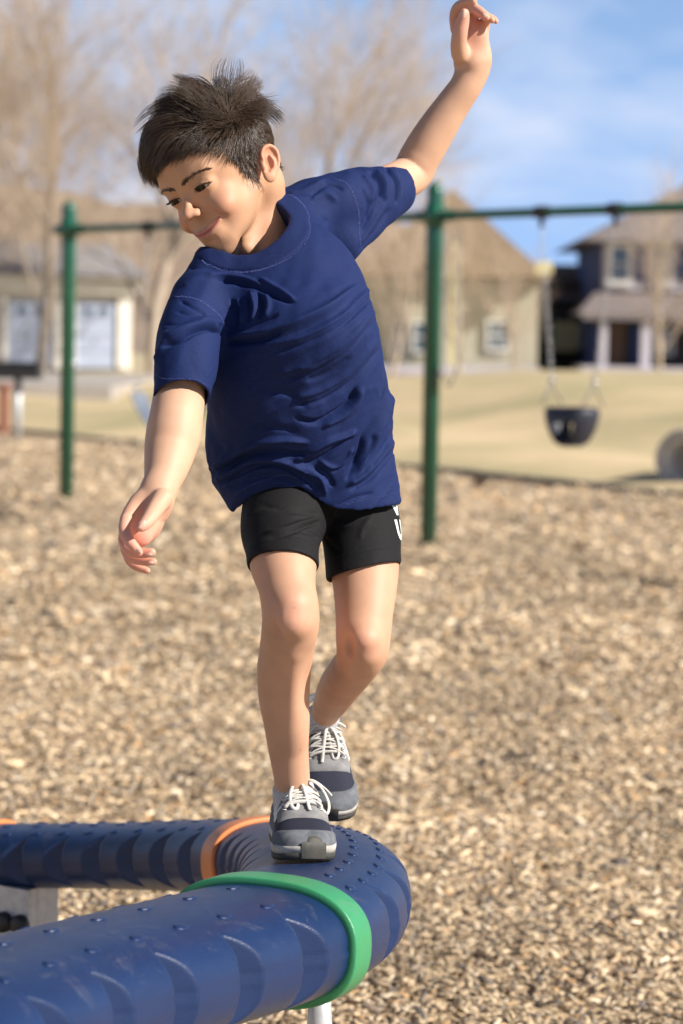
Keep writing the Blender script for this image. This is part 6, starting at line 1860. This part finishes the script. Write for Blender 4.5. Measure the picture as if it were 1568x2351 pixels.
def build_shoe(R3, origin, side, parent, mirror_lace=1, name_label=None):
    """side: +1 left foot, -1 right foot"""
    O = Vector(origin)
    def T(v): return tuple(to_world(np.array(O) + R3 @ (np.array(v) * np.array((1.06, 1.0, 1.07)))))
    shoe = empty('shoe'); shoe.parent = parent
    w0 = T((0, .05, 0)); shoe.location = w0
    shoe.matrix_parent_inverse = Matrix.Translation(-Vector(parent.location))
    if name_label: shoe['label'] = name_label
    def lk(mb, name, m, smooth=True):
        me = mb.mesh(name); me.materials.append(m)
        if smooth: me.polygons.foreach_set('use_smooth', np.ones(len(me.polygons), bool))
        o = bpy.data.objects.new(name, me); COL.objects.link(o); o.parent = shoe
        o.matrix_parent_inverse = Matrix.Translation(-Vector(w0)); return o
    def patch(mb, f, nu, nv, off, close=True):
        """f(u,v)->(y,theta deg); raised patch with a rolled rim"""
        vs = []; fs = []
        for i in range(nu + 1):
            for j in range(nv + 1):
                u, v = i / nu, j / nv; e = min(u, 1-u, v, 1-v)
                k = 0.0 if (e == 0 and close) else (0.85 if e * min(nu, nv) < 1.5 else 1.0)
                y, th = f(u, v); vs.append(T(S_pt(y, math.radians(th), off * k + (0.0002 if k == 0 else 0), side)))
        for i in range(nu):
            for j in range(nv): fs.append((i*(nv+1)+j, (i+1)*(nv+1)+j, (i+1)*(nv+1)+j+1, i*(nv+1)+j+1))
        mb.add(vs, fs); return mb
    lerp = lambda a, b, t: a + (b - a) * t
    # base
    mb = MB(); n1, n2 = 60, 40; vs = []; fs = []
    for i in range(n1 + 1):
        y = .2005 * (0.5 - 0.5 * math.cos(math.pi * i / n1))
        for j in range(n2 + 1):
            th = math.pi * j / n2
            p = S_pt(y, th, 0, side)
            if y < .078 and 55 < math.degrees(th) < 125: p.z = min(p.z, .058)
            vs.append(T(p))
    for i in range(n1):
        for j in range(n2): fs.append((i*(n2+1)+j, i*(n2+1)+j+1, (i+1)*(n2+1)+j+1, (i+1)*(n2+1)+j))
    mb.add(vs, fs); lk(mb, 'upper', M_MESHF)
    # toe cap and low side band
    mb = MB()
    def toe(u, v):
        th = lerp(2, 178, v); a = abs(th - 90) / 88
        y0 = .177 - .006 * a - .062 * a**2.6
        return lerp(y0, .1995, u**0.8), th
    patch(mb, toe, 16, 40, .0022); lk(mb, 'toe_cap', M_SUEDE)
    mb = MB()
    for a0, a1 in ((1, 24), (156, 179)): patch(mb, lambda u, v: (lerp(.03, .135, u), lerp(a0, a1, v)), 22, 5, .0018)
    lk(mb, 'side_band', M_SUEDE)
    # quarter and eyestay
    mb = MB()
    for sgn in (1, -1):
        def q(u, v):
            y = lerp(.074, .132, u); lo = lerp(22, 36, u); hi = lerp(64, 70, u) - 8 * max(0, u - .85) / .15 * 0
            th = lerp(lo, hi, v); return y, (th if sgn == 1 else 180 - th)
        patch(mb, q, 18, 10, .0019)
    patch(mb, lambda u, v: (lerp(.126, .144, u) - .006 * abs(2*v-1)**2, lerp(40, 140, v)), 8, 22, .0021)
    lk(mb, 'eyestay', M_SUEDE2)
    mb = MB()
    for sgn in (1, -1):
        patch(mb, lambda u, v: (lerp(.004, .074, u), (lerp(20, 52 + 8*u, v) if sgn == 1 else 180 - lerp(20, 52 + 8*u, v))), 16, 8, .0018)
    lk(mb, 'quarter_panel', M_SUEDE)
    # tongue
    mb = MB(); patch(mb, lambda u, v: (lerp(.070, .130, u), lerp(66, 114, v)), 16, 10, .0030)
    lk(mb, 'tongue', M_SUEDE2)
    mb = MB(); vs = []; fs = []
    for i in range(9):
        u = i / 8; y = lerp(.088, .064, u); z = lerp(.070, .099, u); wd = .0175 - .004 * u**4
        for j in range(9):
            v = j / 8 * 2 - 1
            vs.append((v * wd, y - .007 * v * v, z + .002 * math.cos(u * 3) - (.004 * v * v if u > .9 else 0)))
    k = len(vs)
    vs2 = [(x * .97, y - .0055, z - .001) for x, y, z in vs]
    for b0 in (0, k):
        for i in range(8):
            for j in range(8): fs.append((b0 + i*9+j, b0 + i*9+j+1, b0 + (i+1)*9+j+1, b0 + (i+1)*9+j))
    for i in range(8): fs += [(i*9, (i+1)*9, k+(i+1)*9, k+i*9), (i*9+8, (i+1)*9+8, k+(i+1)*9+8, k+i*9+8), (72+i, 73+i, k+73+i, k+72+i)]
    mb.add([T(v) for v in vs + vs2], fs); lk(mb, 'tongue_flap', M_WHITE)
    # small green emblem on the flap: two stacked loops with a leaf
    mb = MB()
    for cz, r_ in ((.0885, .0019), (.0928, .0016)):
        pts = [(-.0055 * -side * mirror_lace + r_*1.05*math.cos(t), .0722 - (cz - .085) * .8 + .0018, cz + r_*1.15*math.sin(t)) for t in np.linspace(0, 2*math.pi, 13)]
        mb.tube([T(p) for p in pts], .0008, 5)
    lk(mb, 'emblem', M_GRN)
    # big initial on both sides: N
    for sgn in (1, -1):
        mb = MB()
        def strip(ya, ta, yb, tb, wd):
            d = np.array([yb - ya, (tb - ta) * .0006]); L = np.linalg.norm(d); nrm = np.array([-d[1], d[0]]) / L
            def f(u, v):
                y = lerp(ya, yb, u) + nrm[0] * wd * (v - .5); t = lerp(ta, tb, u) + nrm[1] / .0006 * wd * (v - .5)
                return y, (t if sgn == 1 else 180 - t)
            patch(mb, f, 10, 3, .0032)
        strip(.078, 20, .084, 60, .0075); strip(.084, 58, .106, 22, .0075); strip(.106, 20, .112, 56, .0075)
        lk(mb, 'side_letter', M_WHITE)
    # collar padding round the ankle opening
    mb = MB(); pts = []
    for t in np.linspace(0, 2*math.pi, 40):
        y = .040 - .040 * math.cos(t); x = .0245 * math.sin(t) * (1 if y > .02 else 1.0)
        z = .0615 + .012 * (y / .08)**2 + .006 * (1 - y/.08)**3
        pts.append(T((x + .002*side, y * .98 + .001, z)))
    mb.tube(pts, .0052, 10, cap=False); lk(mb, 'collar_padding', M_SUEDE)
    # sole
    def sole(name, z0, z1, g0, g1, m, toe_lift=0):
        mb = MB(); vs = []; fs = []; n = 96; prof = [(z0, g0 - .004), (z0, g0), ((z0 + z1)/2, (g0+g1)/2 + .0006), (z1, g1), (z1, g1 - .006)]
        for i in range(n):
            t = 2*math.pi*i/n; y = .1002 - .1002*math.cos(t); w = np.interp(y, yw, ww) * (1 if math.sin(t) >= 0 else -1)
            c = Vector((0.004 * side * (1 - (y/.1-1)**2) * .6 - .006*side*max(0, (y-.12)/.08)**2, y, 0))
            d = Vector((w, (y - .1) * .15, 0)); dn = Vector((math.sin(t), -math.cos(t), 0))
            lift = .006 * max(0, (y - .155) / .045)**2
            for z, g in prof: p = c + Vector((w, 0, z + lift * (1 if z < .019 else .6))) + dn * g; vs.append(T(p))
        k = len(prof)
        for i in range(n):
            for j in range(k-1): fs.append((i*k+j, ((i+1) % n)*k+j, ((i+1) % n)*k+j+1, i*k+j+1))
        fs.append(tuple(i*k for i in range(n)))
        mb.add(vs, fs); return lk(mb, name, m)
    sole('outsole', 0, .0085, .0005, .0015, M_OUT); sole('midsole', .0085, .0195, .0012, .0018, M_MID)
    # rubber toe bumper: over the front of the cap and down across the sole edge
    mb = MB()
    ta, tb = (92, 160) if side == -1 else (20, 88)
    patch(mb, lambda u, v: (lerp(.1865 + .006 * abs(2*v-1)**2, .1998, u), lerp(ta, tb, v)), 8, 14, .0027); lk(mb, 'toe_bumper', M_BUMP)
    mb = MB(); vs = []; fs = []
    for i in range(15):
        t = math.pi + lerp(-.50, .02, i / 14) * side; y = .1002 - .1002*math.cos(t); w = np.interp(y, yw, ww) * (1 if math.sin(t) >= 0 else -1)
        c = Vector((0.004 * side * (1 - (y/.1-1)**2) * .6 - .006*side*max(0, (y-.12)/.08)**2, y, 0)); dn = Vector((math.sin(t), -math.cos(t), 0))
        for z, g in ((.0015, .0018), (.004, .0026), (.013, .0029), (.0205, .0026), (.0225, .0008)): vs.append(T(c + Vector((w, 0, z + .006 * max(0, (y-.155)/.045)**2)) + dn * g))
    for i in range(14):
        for j in range(4): fs.append((i*5+j, (i+1)*5+j, (i+1)*5+j+1, i*5+j+1))
    mb.add(vs, fs); lk(mb, 'toe_guard', M_BUMP)
    # laces
    ey = [.082, .092, .102, .112, .122]
    def sp(y, th, off): return S_pt(y, math.radians(th), off, side)
    for i, y in enumerate(ey):
        mb = MB(); pts = [sp(y, lerp(61, 119, t), .0042 + .003 * math.sin(math.pi * t)) + Vector((0, .004 * (t - .5) * (1 if i % 2 else -1), 0)) for t in np.linspace(0, 1, 12)]
        mb.tube([T(p) for p in pts], .0028, 8, flat=.5, up=R3 @ np.array((0, 0.2, 1))); lk(mb, 'lace', M_LACE)
        if i < 4:
            for a, c in ((63, 117), (117, 63)):
                mb = MB(); pts = [sp(lerp(y, ey[i+1], t), lerp(a, c, t), .0065 + .002 * math.sin(math.pi * t)) for t in np.linspace(0, 1, 10)]
                mb.tube([T(p) for p in pts], .0025, 8, flat=.5); lk(mb, 'lace', M_LACE)
    for a in (60, 120):
        mb = MB()
        for y in ey:
            p = sp(y, a, .0022); pts = [p + Vector((.0028*math.cos(t), .0028*math.sin(t), 0)) for t in np.linspace(0, 2*math.pi, 9)]
            mb.tube([T(q) for q in pts], .0008, 5)
        lk(mb, 'eyelets', M_WHITE)
    s_ = mirror_lace
    DY = -.008
    def lace(pts, r=.0026, nm='lace_bow'):
        P = spline(np.array(pts) + np.array([0, DY, 0]), None, 8); mb = MB(); mb.tube([T(p) for p in P], r, 8, flat=.55); lk(mb, nm, M_LACE)
    lace([(0.004*s_, .094, .083), (-.012*s_, .098, .088), (-.028*s_, .108, .080), (-.037*s_, .122, .062), (-.034*s_, .130, .050), (-.026*s_, .126, .056), (-.014*s_, .110, .073), (-.001*s_, .097, .082)])
    lace([(0, .095, .083), (.008*s_, .106, .083), (.014*s_, .122, .072), (.013*s_, .135, .060), (.006*s_, .136, .058), (.003*s_, .122, .069), (.001*s_, .106, .078), (0, .097, .083)])
    lace([(0.016*s_, .088, .082), (0, .095, .086), (-.018*s_, .100, .088), (-.034*s_, .103, .078), (-.043*s_, .107, .069)], .0024, 'lace_end')
    lace([(0, .096, .084), (-.004*s_, .110, .083), (-.007*s_, .124, .072), (-.009*s_, .138, .060), (-.010*s_, .143, .057)], .0026, 'lace_end')
    lace([(.026*s_, .084, .072), (.016*s_, .088, .082), (.004*s_, .093, .086), (-.006*s_, .094, .084)], .0036, 'lace_bow')
    return shoe
def frame_view(yf, zu):
    yf = np.array(yf, float); yf /= np.linalg.norm(yf); zu = np.array(zu, float); zu -= yf * (zu @ yf); zu /= np.linalg.norm(zu)
    xr = np.cross(yf, zu); return np.stack([xr, yf, zu], 1)
Minv = M3.T
psi = math.radians(9)
yf = Minv @ np.array([math.sin(psi), -math.cos(psi), 0.0]); zu = Minv @ np.array([0.02, -0.02, 1.0])
Rf = frame_view(yf, zu)
# set the sole down on the climber
near_i = int(np.argmin(np.abs(np.linalg.norm(TP[:, :2] - np.array(at(705, 1960, 3.25))[:2], axis=1))))
zt = TP[near_i][2] + TH + 0.0012
want = np.array(to_world(V(704, 1985, 3.2)))
for _ in range(20):
    ray = M3 @ V(704, 1981, 1.0); tD = (zt - MT[2]) / ray[2]; want = MT + ray * tD
toe_v = (want - MT) @ M3
orgF = toe_v - Rf @ np.array([0, .190, 0])
shoeF = build_shoe(Rf, orgF, -1, boy, 1, 'grey and navy running shoe on the standing foot')
Rb_ = frame_view((.12, -.585, .80), (.10, .80, .585))
ank = V(740, 1642, 3.55)
orgB = ank - Rb_ @ np.array([0, .042, .070])
shoeB = build_shoe(Rb_, orgB, 1, boy, -1, 'grey and navy running shoe on the raised back foot')
print('shoe toe depth', -toe_v[2], 'ankle at', to_px((orgF + Rf @ np.array([0, .045, .06]))[None]), -(orgF + Rf @ np.array([0, .045, .06]))[2])
def sock(pts, label):
    P, R = px_chain(pts); Q, r = spline(P, R, 8); n = 84; vs = []; fs = []
    d = np.gradient(Q, axis=0); d /= np.linalg.norm(d, axis=1, keepdims=True)
    for i in range(len(Q)):
        a = np.cross(d[i], (0, 0, 1)); a /= np.linalg.norm(a); b_ = np.cross(a, d[i])
        e = (len(Q) - 1 - i)
        for k in range(n):
            t = 2*math.pi*k/n; rr = r[i] * (1 + .012*math.cos(28*t)) - (0.004 if e == 0 else (0.0012 if e == 1 else 0))
            vs.append(to_world(Q[i] + (a*math.cos(t) + b_*math.sin(t)) * rr + (d[i] * .0015 if e == 0 else 0)))
    for i in range(len(Q)-1):
        for k in range(n): fs.append((i*n+k, i*n+(k+1) % n, (i+1)*n+(k+1) % n, (i+1)*n+k))
    o = MB().add(vs, fs).build('sock', M_SOCK, boy, True); o['label'] = label
sock([(672, 1900, 3.37, 40), (675, 1875, 3.365, 44), (676, 1850, 3.36, 48), (675, 1825, 3.355, 49), (672, 1802, 3.348, 46)], 'pale grey ribbed sock on the standing foot')
sock([(727, 1700, 3.59, 36), (731, 1684, 3.572, 38), (738, 1660, 3.536, 38), (746, 1638, 3.50, 36)], 'pale grey ribbed sock on the back foot')
